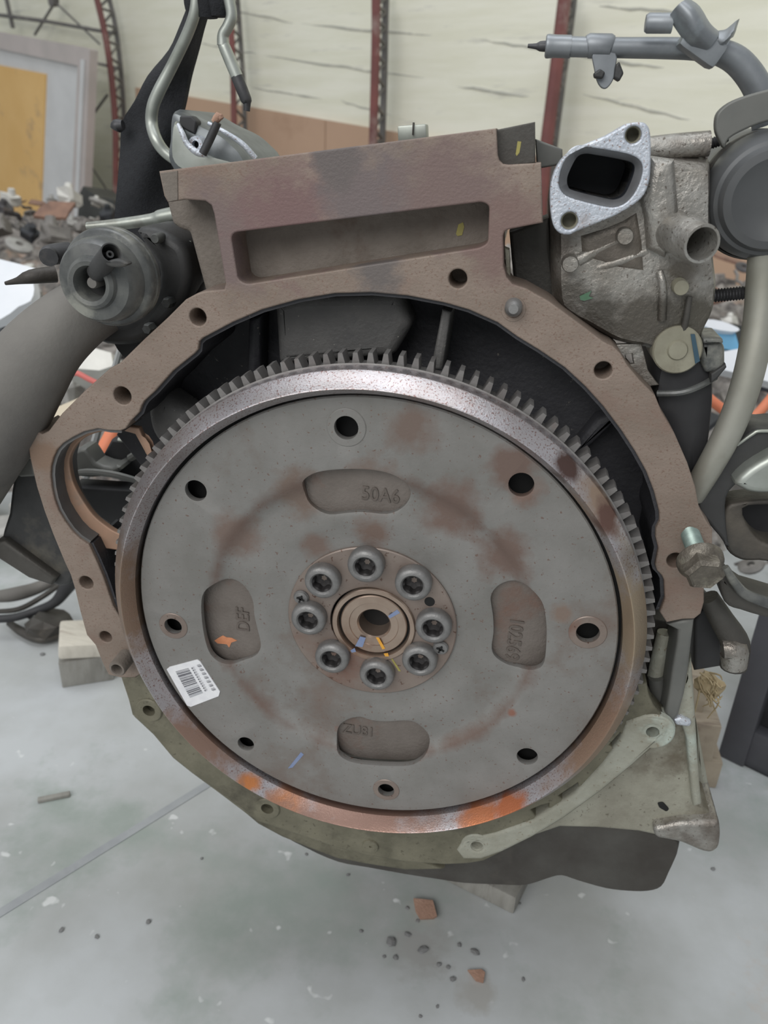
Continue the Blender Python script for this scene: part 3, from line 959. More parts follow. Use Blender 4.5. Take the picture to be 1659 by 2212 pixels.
def torx_head():
    """rounded bolt head with a six-lobed socket; axis along Y, front at y = 0"""
    n = 72
    R = 0.0113
    H = 0.0085

    def star(a, r):
        return r * (1.0 + 0.115 * math.cos(6 * a))
    rows = []
    outer = [(R * 0.97, H), (R, H - 0.001), (R, 0.0032), (R * 0.965, 0.0018), (R * 0.88, 0.0007), (R * 0.76, 0.0001), (R * 0.66, 0.0)]
    for r, y in outer:
        rows.append([(r * math.cos(2 * PI * k / n), y, r * math.sin(2 * PI * k / n)) for k in range(n)])
    for f, y in ((1.04, 0.0008), (1.0, 0.0013)):
        rows.append([(R * 0.56 * f * math.cos(2 * PI * k / n), y, R * 0.56 * f * math.sin(2 * PI * k / n)) for k in range(n)])
    for f, y in ((0.50, 0.0020), (0.47, 0.0026), (0.45, 0.0070)):
        rows.append([(star(2 * PI * k / n, R * f) * math.cos(2 * PI * k / n), y, star(2 * PI * k / n, R * f) * math.sin(2 * PI * k / n)) for k in range(n)])
    vs = [v for r in rows for v in r]
    fs = []
    for i in range(len(rows) - 1):
        for k in range(n):
            fs.append((i * n + k, i * n + (k + 1) % n, (i + 1) * n + (k + 1) % n, (i + 1) * n + k))
    last = (len(rows) - 1) * n
    vs.append((0, 0.0085, 0))
    for k in range(n):
        fs.append((last + k, last + (k + 1) % n, len(vs) - 1))
    me = mesh_of('crank_bolt', vs, fs, 30)
    me.materials.append(bolt_m)
    me.materials.append(socket_m)
    for p in me.polygons:
        if all(math.hypot(me.vertices[i].co.x, me.vertices[i].co.z) < R * 0.58 for i in p.vertices):
            p.material_index = 1
    return me


bolt_me = torx_head()
BOLTS = [(788, 1227), (891, 1267), (935, 1360), (905, 1433), (812, 1464), (715, 1427), (664, 1343), (694, 1262)]
for i, (bx, by) in enumerate(BOLTS):
    p = at(bx, by, REF_Y - 0.0080)
    o = bpy.data.objects.new('crank_bolt', bolt_me)
    COL.objects.link(o)
    o.location = p
    o.rotation_euler = (0, RNG.uniform(0, PI), 0)
    put(o, flex)
for (sx, sy) in ((649, 1294), (951, 1403)):
    p = at(sx, sy, REF_Y - 0.0028)
    lathe('cross_screw', [(0, 0.0012), (0.0008, 0.0004), (0.0022, 0), (0.0042, 0.0006), (0.0050, 0.0018), (0.0050, 0.0032)], p, (0, 1, 0), bolt_m, flex, 24)
    for rr in (20, 110):
        me = box_mesh('screw_slot', p + Vector((0, -0.00005, 0)), 0.0052, 0.0012, 0.0010, Matrix.Rotation(math.radians(rr), 3, 'Y'))
        link('screw_slot', me, black_m, flex)
p = at(928, 1300, REF_Y - 0.0002)
lathe('locating_hole', [(0, 0), (0.0032, 0), (0.0034, 0.0006), (0, 0.0006)], p, (0, 1, 0), black_m, flex, 20)


# paint marks on hub and plate
def mark(px, Y, m):
    plate('paint_mark', px, Y, 0.00025, m, flex, bevel=0.0)


HY = REF_Y - 0.00015
mark([(767, 1396), (778, 1375), (790, 1378), (783, 1398)], HY, paint_blue)
mark([(757, 1405), (766, 1400), (769, 1408), (760, 1410)], REF_Y - 0.0017, paint_blue)
mark([(838, 1331), (858, 1317), (864, 1324), (842, 1336)], HY, paint_blue)
mark([(812, 1377), (818, 1377), (832, 1401), (826, 1403)], HY, paint_orange)
mark([(829, 1412), (838, 1411), (840, 1418), (832, 1418)], REF_Y - 0.0017, paint_orange)
mark([(842, 1420), (846, 1420), (866, 1450), (861, 1450)], REF_Y - 0.0002, paint_yellow)
mark([(622, 1660), (650, 1625), (656, 1630), (632, 1658)], -0.0002, paint_blue)

# bar-code label
LQ = [(360, 1446), (366, 1441), (426, 1425), (432, 1429), (475, 1494), (472, 1504), (412, 1527), (404, 1524)]
lab = plate('barcode_label', LQ, -0.0006, 0.0006, label_m, flex, bevel=0.0)
lab['label'] = 'small white bar-code label'


def lq(u, v):
    """u along the long side (0 top left .. 1 bottom), v across"""
    a, b, c_, d = (363, 1444), (430, 1427), (474, 1500), (408, 1526)
    x = (1 - u) * ((1 - v) * a[0] + v * b[0]) + u * ((1 - v) * d[0] + v * c_[0])
    y = (1 - u) * ((1 - v) * a[1] + v * b[1]) + u * ((1 - v) * d[1] + v * c_[1])
    return (x, y)


def strips(name, quads, Y, m):
    vs, fs = [], []
    for (u0, u1, v0, v1) in quads:
        b0 = len(vs)
        for (u, v) in ((u0, v0), (u0, v1), (u1, v1), (u1, v0)):
            vs.append(at(*lq(u, v), Y))
        fs.append((b0, b0 + 1, b0 + 2, b0 + 3))
    return link(name, mesh_of(name, vs, fs, fix=False), m, flex)


rb = random.Random(3)
bars, soft = [], []
u = 0.12
while u < 0.80:
    w = rb.choice((0.008, 0.012, 0.02, 0.03))
    if 0.19 < u < 0.26: w = 0.055
    (bars if u < 0.5 else soft if rb.random() < 0.5 else bars).append((u, min(u + w, 0.82), 0.16, 0.58))
    u += w + rb.choice((0.008, 0.012, 0.018))
digits = []
for i in range(11):
    u = 0.13 + i * 0.063
    digits.append((u, u + 0.038, 0.66, 0.69))
    digits.append((u, u + 0.008, 0.66, 0.76))
    digits.append((u + 0.03, u + 0.038, 0.68 if i % 2 else 0.66, 0.74))
for i in range(7):
    u = 0.10 + i * 0.115
    digits += [(u, u + 0.012, 0.86, 0.97), (u + 0.03, u + 0.05, 0.86, 0.98), (u + 0.06, u + 0.07, 0.88, 0.98)]
strips('label_print', bars + digits, -0.0008, ink_m)
strips('label_print', soft, -0.0008, ink_soft)

# ---- aluminium upper oil pan: flange strip under the plate
ring_in = []
for a in range(20, 151, 5):
    aa = math.radians(a + 90 - 4)
    ring_in.append((0.1560 * math.sin(aa), 0.1560 * math.cos(aa)))
pan_out_px = [(1398, 1478), (1402, 1503), (1412, 1525), (1436, 1552), (1452, 1562), (1448, 1580), (1440, 1592), (1370, 1652), (1300, 1710), (1220, 1768), (1150, 1810), (1085, 1842), (1045, 1862), (1010, 1868),
              (960, 1870), (875, 1864), (790, 1850), (727, 1834), (664, 1812), (605, 1793), (554, 1776), (529, 1754), (470, 1712), (411, 1670), (369, 1636), (327, 1586), (300, 1560),
              (284, 1546), (276, 1514), (259, 1463), (291, 1464), (303, 1452)]
pan_holes = [(1410, 1582, 15), (1030, 1829, 12), (321, 1536, 14), (577, 1748, 14)]
pan_poly = plane_poly(pan_out_px, FY)
ins = [(x, z) for x, z in ring_in if True]
# inner arc runs from the left joint back to the right one
arc = []
a0 = math.atan2(pan_poly[-1][0], pan_poly[-1][1])
a1 = math.atan2(pan_poly[0][0], pan_poly[0][1])
a0 = a0 if a0 > 0 else a0 + 2 * PI
a1 = a1 if a1 > 0 else a1 + 2 * PI
for i in range(1, 40):
    t = a0 + (a1 - a0) * i / 40
    arc.append((0.158 * math.sin(t), 0.158 * math.cos(t)))
hl = []
for h in pan_holes:
    c = at(h[0], h[1], FY)
    r = size_at(c, h[2])
    hl.append([(c.x + r * math.cos(a * PI / 12), c.z + r * math.sin(a * PI / 12)) for a in range(24)])
for win in ([(1146, 1752), (1170, 1742), (1186, 1738), (1183, 1762), (1160, 1768)], [(1316, 1612), (1340, 1586), (1352, 1618), (1334, 1622)], [(1206, 1722), (1248, 1694), (1254, 1716), (1228, 1738)]):
    hl.append(plane_poly(win, FY))
pan = link('oil_pan', plate_mesh('oil_pan', pan_poly + arc, hl, FY + 0.0005, FY + 0.016, 0.0018, 3), alu_dirty, engine)
pan['label'] = 'greenish grey cast aluminium oil pan below the plate'
for h in pan_holes:
    c = at(h[0], h[1], FY + 0.012)
    r = size_at(c, h[2] + 4)
    lathe('hole_bottom', [(0, 0.002), (r, 0), (r, 0.005), (0, 0.005)], c, (0, 1, 0), alu_cast, pan, 18)
plate('pan_recess', [(1120, 1760), (1320, 1590), (1360, 1600), (1350, 1640), (1150, 1790)], FY + 0.013, 0.006, dark_steel, pan, bevel=0.0005)
# raised bolt bosses
for (bx, by, br) in ((1410, 1582, 46), (1030, 1829, 34), (321, 1536, 30), (577, 1748, 28), (800, 1830, 18)):
    c = at(bx, by, FY - 0.0008)
    r = size_at(c, br)
    ri = size_at(c, 14 if br > 20 else 3)
    lathe('bolt_boss', [(ri, 0.006), (ri, 0.0003), (r * 0.92, 0), (r, 0.0008), (r * 1.06, 0.004)], c, (0, 1, 0), alu_dirty if bx < 900 else alu_green, pan, 28)
# right shoulder of the pan: slanting bracket casting
plate('pan_flange_right', [(1395, 1545), (1440, 1552), (1452, 1562), (1446, 1584), (1370, 1652), (1300, 1710), (1220, 1768), (1150, 1810), (1085, 1842), (1040, 1858), (1000, 1858), (985, 1838), (1000, 1815),
                           (1070, 1800), (1150, 1772), (1240, 1715), (1300, 1650), (1340, 1595), (1352, 1560)], FY - 0.001, 0.014, alu_green, pan, holes=[(1410, 1582, 15), (1030, 1829, 12)], bevel=0.003, segs=3)
shoulder = [(1462, 1405), (1490, 1425), (1497, 1500), (1503, 1600), (1508, 1690), (1520, 1745), (1545, 1768), (1552, 1800), (1548, 1830), (1520, 1832), (1460, 1815), (1380, 1798), (1290, 1790), (1210, 1788),
            (1130, 1815), (1060, 1850), (1080, 1820), (1200, 1740), (1330, 1640), (1420, 1560)]
plate('pan_shoulder', shoulder, FY + 0.020, 0.05, alu, pan, bevel=0.003, segs=3)
plate('shoulder_edge', [(1483, 1440), (1494, 1420), (1500, 1500), (1506, 1600), (1512, 1690), (1516, 1740), (1498, 1745), (1492, 1690), (1484, 1600), (1470, 1560), (1450, 1550), (1466, 1500)],
      FY + 0.010, 0.03, alu_green, pan, bevel=0.003, segs=3)
plate('shoulder_side', [(1505, 1560), (1520, 1640), (1535, 1720), (1548, 1775), (1505, 1775)], FY + 0.050, 0.06, alu_green, pan, bevel=0.003)
plate('pan_lip', fillet([(1410, 1790), (1470, 1778), (1555, 1776), (1558, 1808), (1554, 1836), (1536, 1846), (1516, 1842), (1470, 1822), (1415, 1812)], 10), FY + 0.012, 0.05, alu_cast, pan, bevel=0.004, segs=3)
plate('shoulder_hole', fillet([(1420, 1735), (1432, 1733), (1446, 1748), (1440, 1754), (1424, 1745)], 4), FY + 0.0192, 0.003, black_m, pan, bevel=0.0003)
# upright bar, rod and dark slot above the shoulder
plate('upright_bar', [(1440, 1350), (1475, 1340), (1500, 1338), (1494, 1385), (1488, 1440), (1478, 1500), (1466, 1545), (1452, 1562), (1434, 1552), (1444, 1500), (1452, 1440), (1462, 1385), (1464, 1362)],
      FY + 0.004, 0.03, shield_m, pan, bevel=0.002)
plate('slot_back', [(1380, 1330), (1470, 1350), (1468, 1400), (1450, 1560), (1380, 1540)], FY + 0.040, 0.02, dark_steel, pan, bevel=0.001)
tube('slot_rod', [(1436, 1366, FY + 0.030, 16), (1424, 1420, FY + 0.030, 17), (1416, 1462, FY + 0.030, 17)], alu_green, pan, 4)
tube('slot_rod', [(1418, 1462, FY + 0.026, 17), (1424, 1500, FY + 0.026, 17), (1440, 1548, FY + 0.026, 14)], shield_m, pan, 4)
plate('weld_lump', fillet([(1452, 1556), (1470, 1550), (1496, 1562), (1490, 1572), (1460, 1568)], 6), FY + 0.006, 0.01, alu_bright, pan, bevel=0.002)

# sump: pressed steel tray under the casting, lofted between three outlines
def loft(name, secs, m, parent, angle=40):
    n = len(secs[0])
    vs = [v for s in secs for v in s]
    fs = []
    for i in range(len(secs) - 1):
        for k in range(n):
            fs.append((i * n + k, i * n + (k + 1) % n, (i + 1) * n + (k + 1) % n, (i + 1) * n + k))
    fs.append(tuple(range(n)))
    fs.append(tuple((len(secs) - 1) * n + k for k in range(n)))
    return link(name, mesh_of(name, vs, fs, angle), m, parent)


sump_px = [(605, 1790), (660, 1826), (727, 1855), (791, 1867), (875, 1882), (940, 1892), (1002, 1901), (1070, 1904), (1120, 1906), (1150, 1902), (1186, 1890), (1215, 1884), (1253, 1896),
           (1311, 1912), (1360, 1918), (1403, 1918), (1432, 1908), (1448, 1878), (1466, 1832), (1450, 1800), (1300, 1760), (1100, 1790), (900, 1800), (740, 1790)]
s0 = plane_poly(smooth_closed(sump_px, 3), FY + 0.030)
cx0 = sum(p[0] for p in s0) / len(s0)
cz0 = sum(p[1] for p in s0) / len(s0)


def shrink(pts, f, Y, dz=0.0):
    return [(cx0 + (x - cx0) * f, Y, cz0 + (z - cz0) * f + dz) for x, z in pts]


sump = loft('sump', [shrink(s0, 0.985, FY + 0.027), shrink(s0, 1.0, FY + 0.031), shrink(s0, 1.0, FY + 0.20), shrink(s0, 0.95, FY + 0.26, 0.01)], dark_steel, engine)
sump['label'] = 'oil-blackened steel sump tray at the bottom'
# underside of the flange strip at lower left
strip_px = [(262, 1470), (280, 1516), (287, 1550), (330, 1590), (372, 1640), (412, 1672), (472, 1716), (530, 1760), (556, 1782), (608, 1810), (664, 1833), (727, 1857), (791, 1869), (875, 1882),
            (960, 1880), (875, 1850), (727, 1820), (560, 1750), (420, 1650), (340, 1570), (300, 1480)]
plate('pan_underside', strip_px, FY + 0.012, 0.05, alu_dirty, pan, bevel=0.003, segs=3)

# ---- thermostat housing at upper right
th = empty('thermostat_housing', at(1350, 740, 0.09))
put(th, engine)
th['label'] = 'grimy cast aluminium coolant housing with pale triangular flange'
fl_out = [(1359, 266), (1386, 264), (1398, 270), (1405, 290), (1406, 354), (1401, 398), (1383, 431), (1336, 462), (1290, 482), (1245, 500), (1230, 507), (1209, 504), (1194, 484), (1188, 440),
          (1190, 394), (1204, 357), (1228, 330), (1268, 310), (1309, 293), (1342, 274)]
fl_in = smooth_closed([(1225, 385), (1232, 365), (1246, 340), (1262, 332), (1285, 334), (1345, 345), (1366, 352), (1371, 366), (1362, 395), (1349, 420), (1332, 430), (1310, 429), (1240, 412), (1227, 402)], 4)
fl_ch = smooth_closed([(1208, 388), (1218, 352), (1240, 324), (1262, 318), (1290, 321), (1352, 332), (1380, 345), (1388, 366), (1378, 402), (1358, 432), (1332, 446), (1300, 444), (1232, 426), (1212, 410)], 4)
TY = 0.020
plate('flange', smooth_closed(fl_out, 3), TY, 0.012, alu_bright, th, holes=[fl_ch, (1368, 291, 17), (1230, 477, 18)], bevel=0.001)
# chamfered mouth and dark passage
n_in = len(fl_in)
a_ = [at(x, y, TY + 0.0004) for x, y in fl_ch]
b_ = [at(x, y, TY + 0.006) for x, y in [(829.5 + (x - 829.5), y) for x, y in fl_in]]
c_ = [p + Vector((0, 0.045, 0)) for p in b_]
me = mesh_of('port_mouth', a_ + b_ + c_, [(i + r * n_in, (i + 1) % n_in + r * n_in, (i + 1) % n_in + (r + 1) * n_in, i + (r + 1) * n_in) for r in range(2) for i in range(n_in)] + [tuple(2 * n_in + i for i in range(n_in))])
port_m = mat('dark_coolant_passage', (40, 42, 48), (32, 34, 40), None, scale=60, rough=0.6)
chamfer_m = mat('chamfer_aluminium', (156, 158, 162), (136, 136, 138), None, scale=60, rough=0.45, metal=0.5)
me.materials.clear()
me.materials.append(chamfer_m)
me.materials.append(port_m)
for p in me.polygons:
    p.material_index = 0 if p.center.y < TY + 0.0058 else 1
link('port_mouth', me, None, th)
for (hx, hy, hr) in ((1368, 291, 17), (1230, 477, 18)):
    c = at(hx, hy, TY + 0.0012)
    r = size_at(c, hr)
    prof = [(r * 1.25, 0), (r * 1.02, 0.0)]
    for i in range(6):
        prof += [(r, 0.0008 + i * 0.0016), (r * 0.85, 0.0016 + i * 0.0016)]
    prof += [(0, 0.012)]
    lathe('threaded_hole', prof, c, (0, 1, 0), boss_m, th, 24)
# body behind the flange
body_px = [(1192, 420), (1230, 350), (1320, 320), (1404, 330), (1470, 336), (1524, 342), (1532, 365), (1532, 470), (1540, 560), (1545, 610), (1538, 665), (1520, 705), (1505, 738), (1480, 760), (1430, 770),
           (1395, 748), (1330, 735), (1265, 700), (1215, 672), (1193, 640), (1190, 520)]


def pillow(name, px, Y0, thick, rim_d, m, parent, inset=0.86, sm=3):
    """solid with a gently domed front: outline at Y0+rim_d, inset outline at Y0"""
    pts = plane_poly(smooth_closed(px, sm) if sm else px, Y0 + rim_d)
    cx_ = sum(p[0] for p in pts) / len(pts)
    cz_ = sum(p[1] for p in pts) / len(pts)
    secs = []
    for f, y in ((inset * 0.55, Y0), (inset, Y0 + rim_d * 0.12), ((1 + inset) / 2, Y0 + rim_d * 0.4), (1.0, Y0 + rim_d), (1.0, Y0 + thick)):
        secs.append([(cx_ + (x - cx_) * f, y, cz_ + (z - cz_) * f) for x, z in pts])
    return loft(name, secs, m, parent, 45)


bodyo = pillow('body', body_px, TY + 0.016, 0.085, 0.016, alu_cast, th, 0.90)


def bore(o, loop, y0, y1):
    n_ = len(loop)
    cm = mesh_of('cutter', [(x, y0, z) for x, z in loop] + [(x, y1, z) for x, z in loop], [tuple(range(n_)), tuple(range(2 * n_ - 1, n_ - 1, -1))]
                 + [(i, (i + 1) % n_, n_ + (i + 1) % n_, n_ + i) for i in range(n_)])
    co = bpy.data.objects.new('cutter', cm)
    to = bpy.data.objects.new('cut_body', o.data)
    COL.objects.link(co)
    COL.objects.link(to)
    md_ = to.modifiers.new('b', 'BOOLEAN')
    md_.operation, md_.object, md_.solver = 'DIFFERENCE', co, 'EXACT'
    bpy.context.view_layer.update()
    o.data = bpy.data.meshes.new_from_object(to.evaluated_get(bpy.context.evaluated_depsgraph_get()))
    bpy.data.objects.remove(co, do_unlink=True)
    bpy.data.objects.remove(to, do_unlink=True)
    finish(o.data, 45)


mouth_loop = [(p.x, p.z) for p in b_]
bore(bodyo, mouth_loop, TY - 0.01, TY + 0.052)
plate('neck_block', [(1385, 432), (1405, 336), (1460, 344), (1470, 470), (1440, 560), (1400, 540), (1395, 470)], TY + 0.008, 0.03, alu_cast, th, bevel=0.006, segs=3)
# wedge under the flange
plate('gusset', [(1246, 505), (1340, 466), (1386, 438), (1400, 520), (1405, 600), (1330, 590), (1250, 560)], TY + 0.0148, 0.03, oily_cast, th, bevel=0.007, segs=4)
tube('rib', [(1248, 562, TY + 0.018, 14), (1290, 540, TY + 0.018, 14), (1340, 516, TY + 0.018, 14)], alu_cast, th, 4, 10)
tube('rib', [(1290, 578, TY + 0.018, 9), (1350, 560, TY + 0.017, 11), (1398, 542, TY + 0.018, 10)], alu_cast, th, 4, 10)
tube('rib', [(1425, 585, TY + 0.013, 7), (1432, 620, TY + 0.012, 9), (1430, 690, TY + 0.016, 10)], alu_cast, th, 4, 10)
tube('rib', [(1490, 640, TY + 0.013, 6), (1482, 690, TY + 0.014, 7), (1472, 730, TY + 0.018, 8)], dark_steel, th, 4, 10)
for (bx, by, br) in ((1351, 511, 18), (1232, 571, 18), (1472, 622, 17)):
    c = at(bx, by, TY + 0.008)
    r = size_at(c, br)
    lathe('cast_boss', [(0, 0), (r * 0.9, 0), (r, 0.001), (r * 1.05, 0.018)], c, (0, 1, 0), boss_m if bx > 1400 else alu_cast, th, 24)
tube('bolt_barrel', [(1398, 322, TY + 0.03, 25), (1460, 316, TY + 0.03, 26), (1532, 310, TY + 0.03, 26)], alu_cast, th, 3, 18)
tube('barrel_web', [(1420, 352, TY + 0.036, 14), (1480, 350, TY + 0.036, 14), (1526, 348, TY + 0.036, 12)], alu_cast, th, 3, 12)
thread_stud('stud', at(1530, 312, TY + 0.045), at(1566, 300, TY + 0.045), size_at(at(1530, 312, TY + 0.045), 12), stud_m, th, 6)
thread_stud('stud', at(1530, 640, 0.055), at(1614, 632, 0.055), size_at(at(1570, 636, 0.055), 15), stud_m, th, 13)
# hose neck, open end towards the camera's right
na, nb = at(1428, 492, 0.045), at(1517, 527, 0.004)
nd = (nb - na)
ln = nd.length
r0 = size_at(nb, 44)
neck = lathe('hose_neck', [(r0 * 1.05, -0.004), (r0 * 1.12, ln * 0.25), (r0 * 1.0, ln * 0.34), (r0 * 0.94, ln * 0.45), (r0 * 0.96, ln * 0.6), (r0 * 1.03, ln * 0.68), (r0 * 1.03, ln * 0.74), (r0 * 0.95, ln * 0.80),
                           (r0 * 0.96, ln * 0.97), (r0 * 0.93, ln), (r0 * 0.80, ln), (r0 * 0.77, ln * 0.97), (r0 * 0.74, ln * 0.2), (0, ln * 0.2)], na, nd, alu_cast, th, 40, 28)
neck['label'] = 'open round hose neck'
plate('paint_mark', [(1252, 640), (1278, 628), (1272, 640), (1282, 644), (1262, 650), (1254, 648)], TY + 0.0155, 0.0006, paint_green, th, bevel=0)
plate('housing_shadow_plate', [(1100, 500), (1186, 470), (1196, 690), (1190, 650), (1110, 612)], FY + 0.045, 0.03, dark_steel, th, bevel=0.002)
plate('gasket_strip', [(1090, 536), (1100, 540), (1103, 604), (1094, 596)], FY + 0.016, 0.01, alu, th, bevel=0.0005)
plate('deck_bracket', [(1157, 300), (1215, 322), (1216, 355), (1160, 365)], FY + 0.03, 0.03, shield_m, th, bevel=0.001)

# ---- oil cooler plug and cylinder below the housing
plug = empty('sender_body', at(1470, 960, 0.08))
put(plug, engine)
plug['label'] = 'black cylinder with pale round cap below the coolant housing'
c = at(1464, 757, FY + 0.012)
r = size_at(c, 52)
lathe('round_cap', [(0, -0.0008), (r * 0.36, -0.0008), (r * 0.40, 0), (r * 0.42, 0.0006), (r * 0.94, 0), (r, 0.001), (r * 1.02, 0.03)], c, (0, 1, 0), boss_m, plug, 40)
plate('paint_mark', [(1492, 722), (1501, 722), (1512, 780), (1502, 786)], FY + 0.0113, 0.0006, paint_teal, plug, bevel=0)
pillow('cylinder_body', [(1400, 790), (1420, 730), (1480, 710), (1530, 740), (1536, 830), (1530, 905), (1522, 960), (1500, 1010), (1480, 1050), (1450, 980), (1425, 900), (1400, 850)], FY + 0.022, 0.10, 0.02, black_rubber, plug, 0.8)
tube('clamp_band', [(1420, 850, FY + 0.018, 7), (1470, 848, FY + 0.014, 7), (1510, 835, FY + 0.016, 7), (1545, 815, FY + 0.026, 7)], black_shiny, plug, 5, 8)
# white torn sticker-like bracket behind the block edge
plate('bracket_tab', [(1325, 745), (1386, 742), (1400, 800), (1418, 825), (1424, 832), (1395, 835), (1360, 800)], FY + 0.02, 0.004, alu_cast, plug, holes=[[(1352, 766), (1366, 764), (1370, 786), (1356, 788)]], bevel=0.0006)
conn = empty('electric_plug', at(1540, 790, 0.07))
put(conn, engine)
conn['label'] = 'glossy black electrical plug beside the pale round cap'
plate('plug_shell', fillet([(1516, 738), (1560, 738), (1567, 752), (1567, 792), (1556, 806), (1524, 806), (1514, 780)], 6), FY + 0.018, 0.03, black_shiny, conn, bevel=0.003, segs=3)
plate('plug_collar', fillet([(1518, 730), (1562, 732), (1564, 742), (1518, 744)], 3), FY + 0.014, 0.03, black_shiny, conn, bevel=0.002)
plate('plug_latch', [(1536, 808), (1568, 786), (1570, 794), (1552, 816), (1536, 828)], FY + 0.016, 0.012, black_plastic, conn, bevel=0.001)

# ---- black canister with shield at right edge
can = empty('filter_canister', at(1660, 570, 0.09))
put(can, engine)
can['label'] = 'big black round canister at the right edge of the engine'
cc = at(1672, 432, 0.030)
r = size_at(cc, 138)
lathe('canister', [(0, 0.004), (r * 0.45, 0.003), (r * 0.62, 0.0), (r * 0.74, 0.0005), (r * 0.80, 0.005), (r * 0.86, 0.006), (r * 0.92, 0.010), (r * 0.98, 0.018), (r, 0.026), (r * 0.98, 0.09), (0, 0.09)], cc, (0.05, 1, 0.03), canister_m, can, 64)
lathe('crimp_ring', [(r * 0.97, 0.0), (r * 1.01, 0.003), (r * 1.01, 0.009), (r * 0.97, 0.012)], cc + Vector((0, 0.022, 0)), (0.05, 1, 0.03), dark_steel, can, 64)
plate('shield', smooth_closed([(1547, 285), (1546, 262), (1552, 242), (1575, 222), (1610, 207), (1660, 193), (1720, 182), (1780, 185), (1790, 250), (1720, 255), (1660, 262), (1610, 280), (1575, 300), (1566, 320), (1556, 306)], 3), 0.045, 0.006, shield_m, can, bevel=0.001)

# ---- bent pipe at the top right with its clip tab and saddle bracket
cp = empty('coolant_pipe', at(1640, 300, 0.12))
put(cp, engine)
cp['label'] = 'grey steel pipe with bent bracket running across the top right'
PY = 0.075
tube('pipe', [(1178, 100, PY, 19), (1182, 100, PY, 23), (1200, 100, PY, 22), (1232, 101, PY, 22), (1234, 101, PY, 20), (1330, 103, PY, 20), (1430, 104, PY, 21), (1500, 106, PY, 22), (1545, 110, PY, 25), (1590, 130, PY, 28),
              (1625, 170, PY, 29), (1645, 215, PY, 29), (1655, 270, PY, 29)], pipe_m, cp, 6, 20)
tube('pipe_sleeve', [(1268, 100, PY, 21), (1272, 99, PY, 24), (1318, 100, PY, 24), (1322, 101, PY, 21)], pipe_m, cp, 1, 20)
tube('wire_end', [(1180, 100, PY, 11), (1166, 100, PY, 10), (1158, 100, PY, 6), (1140, 99, PY, 4)], zinc_dark, cp, 2, 10)
plate('clip_tab', smooth_closed([(1282, 112), (1330, 114), (1329, 150), (1325, 172), (1312, 190), (1300, 190), (1290, 176), (1284, 150)], 3), PY - 0.004, 0.003, pipe_m, cp, bevel=0.0006)
plate('plastic_clip', fillet([(1282, 158), (1296, 148), (1308, 156), (1302, 170), (1284, 168)], 4), PY - 0.008, 0.006, black_plastic, cp, bevel=0.001)
plate('plastic_clip', fillet([(1330, 140), (1338, 132), (1344, 148), (1348, 158), (1338, 176), (1326, 168)], 4), PY - 0.006, 0.008, black_plastic, cp, bevel=0.001)
tube('stub', [(1394, 50, PY - 0.012, 16), (1400, 50, PY - 0.012, 20), (1452, 50, PY - 0.012, 20)], pipe_m, cp, 1, 18)


def sheet(name, rows, thick, m, parent):
    """curved sheet through rows of (px, py, Y), given thickness along Y"""
    rows = [smooth_open(r_, 3) for r_ in rows]
    rows = [list(r_) for r_ in zip(*[smooth_open(list(c_), 3) for c_ in zip(*rows)])]
    nr, nc = len(rows), len(rows[0])
    f = [at(*p) for r_ in rows for p in r_]
    bk = [p + Vector((0, thick, 0)) for p in f]
    N_ = nr * nc
    fs = []
    for i in range(nr - 1):
        for j in range(nc - 1):
            q = (i * nc + j, i * nc + j + 1, (i + 1) * nc + j + 1, (i + 1) * nc + j)
            fs += [q, tuple(N_ + k for k in reversed(q))]
    ed = [j for j in range(nc)] + [i * nc + nc - 1 for i in range(1, nr)] + [(nr - 1) * nc + j for j in range(nc - 2, -1, -1)] + [i * nc for i in range(nr - 2, 0, -1)]
    for k in range(len(ed)):
        a, b = ed[k], ed[(k + 1) % len(ed)]
        fs.append((a, b, N_ + b, N_ + a))
    return link(name, mesh_of(name, f + bk, fs, 40), m, parent)


SB = PY - 0.024
sheet('saddle_bracket', [[(1446, 34, SB + .010), (1458, 18, SB + .002), (1472, 4, SB), (1488, -4, SB + .004)],
                         [(1462, 60, SB + .006), (1482, 40, SB - .002), (1500, 24, SB - .002), (1512, 14, SB + .004)],
                         [(1484, 90, SB + .004), (1506, 72, SB - .002), (1524, 58, SB), (1534, 50, SB + .006)],
                         [(1512, 116, SB + .008), (1532, 104, SB + .004), (1548, 84, SB + .004), (1556, 70, SB + .010)]], 0.004, pipe_m, cp)
sheet('saddle_bracket', [[(1536, 112, SB + .012), (1542, 96, SB + .008), (1548, 84, SB + .006), (1552, 66, SB + .010)],
                         [(1558, 108, SB + .010), (1562, 94, SB + .004), (1566, 82, SB + .004), (1570, 62, SB + .010)],
                         [(1578, 84, SB + .010), (1584, 72, SB + .004), (1586, 62, SB + .004), (1592, 44, SB + .010)],
                         [(1584, 80, SB + .020), (1590, 66, SB + .016), (1592, 58, SB + .014), (1598, 40, SB + .018)]], 0.004, pipe_m, cp)
box('weld_seat', at(1515, 100, PY - 0.012), 0.022, 0.014, 0.012, pipe_m, cp, Matrix.Rotation(0.5, 3, 'Y'), 0.003)

# ---- olive tube running down the right side
dt = tube('drain_tube', [(1652, 540, 0.045, 34), (1648, 600, 0.045, 34), (1640, 690, 0.042, 33), (1624, 780, 0.038, 32), (1602, 860, 0.036, 31), (1572, 935, 0.036, 30), (1534, 1006, 0.038, 28), (1495, 1070, 0.044, 26)],
          tube_m, engine, 6, 20)
dt['label'] = 'smooth olive-grey tube curving down the right side'

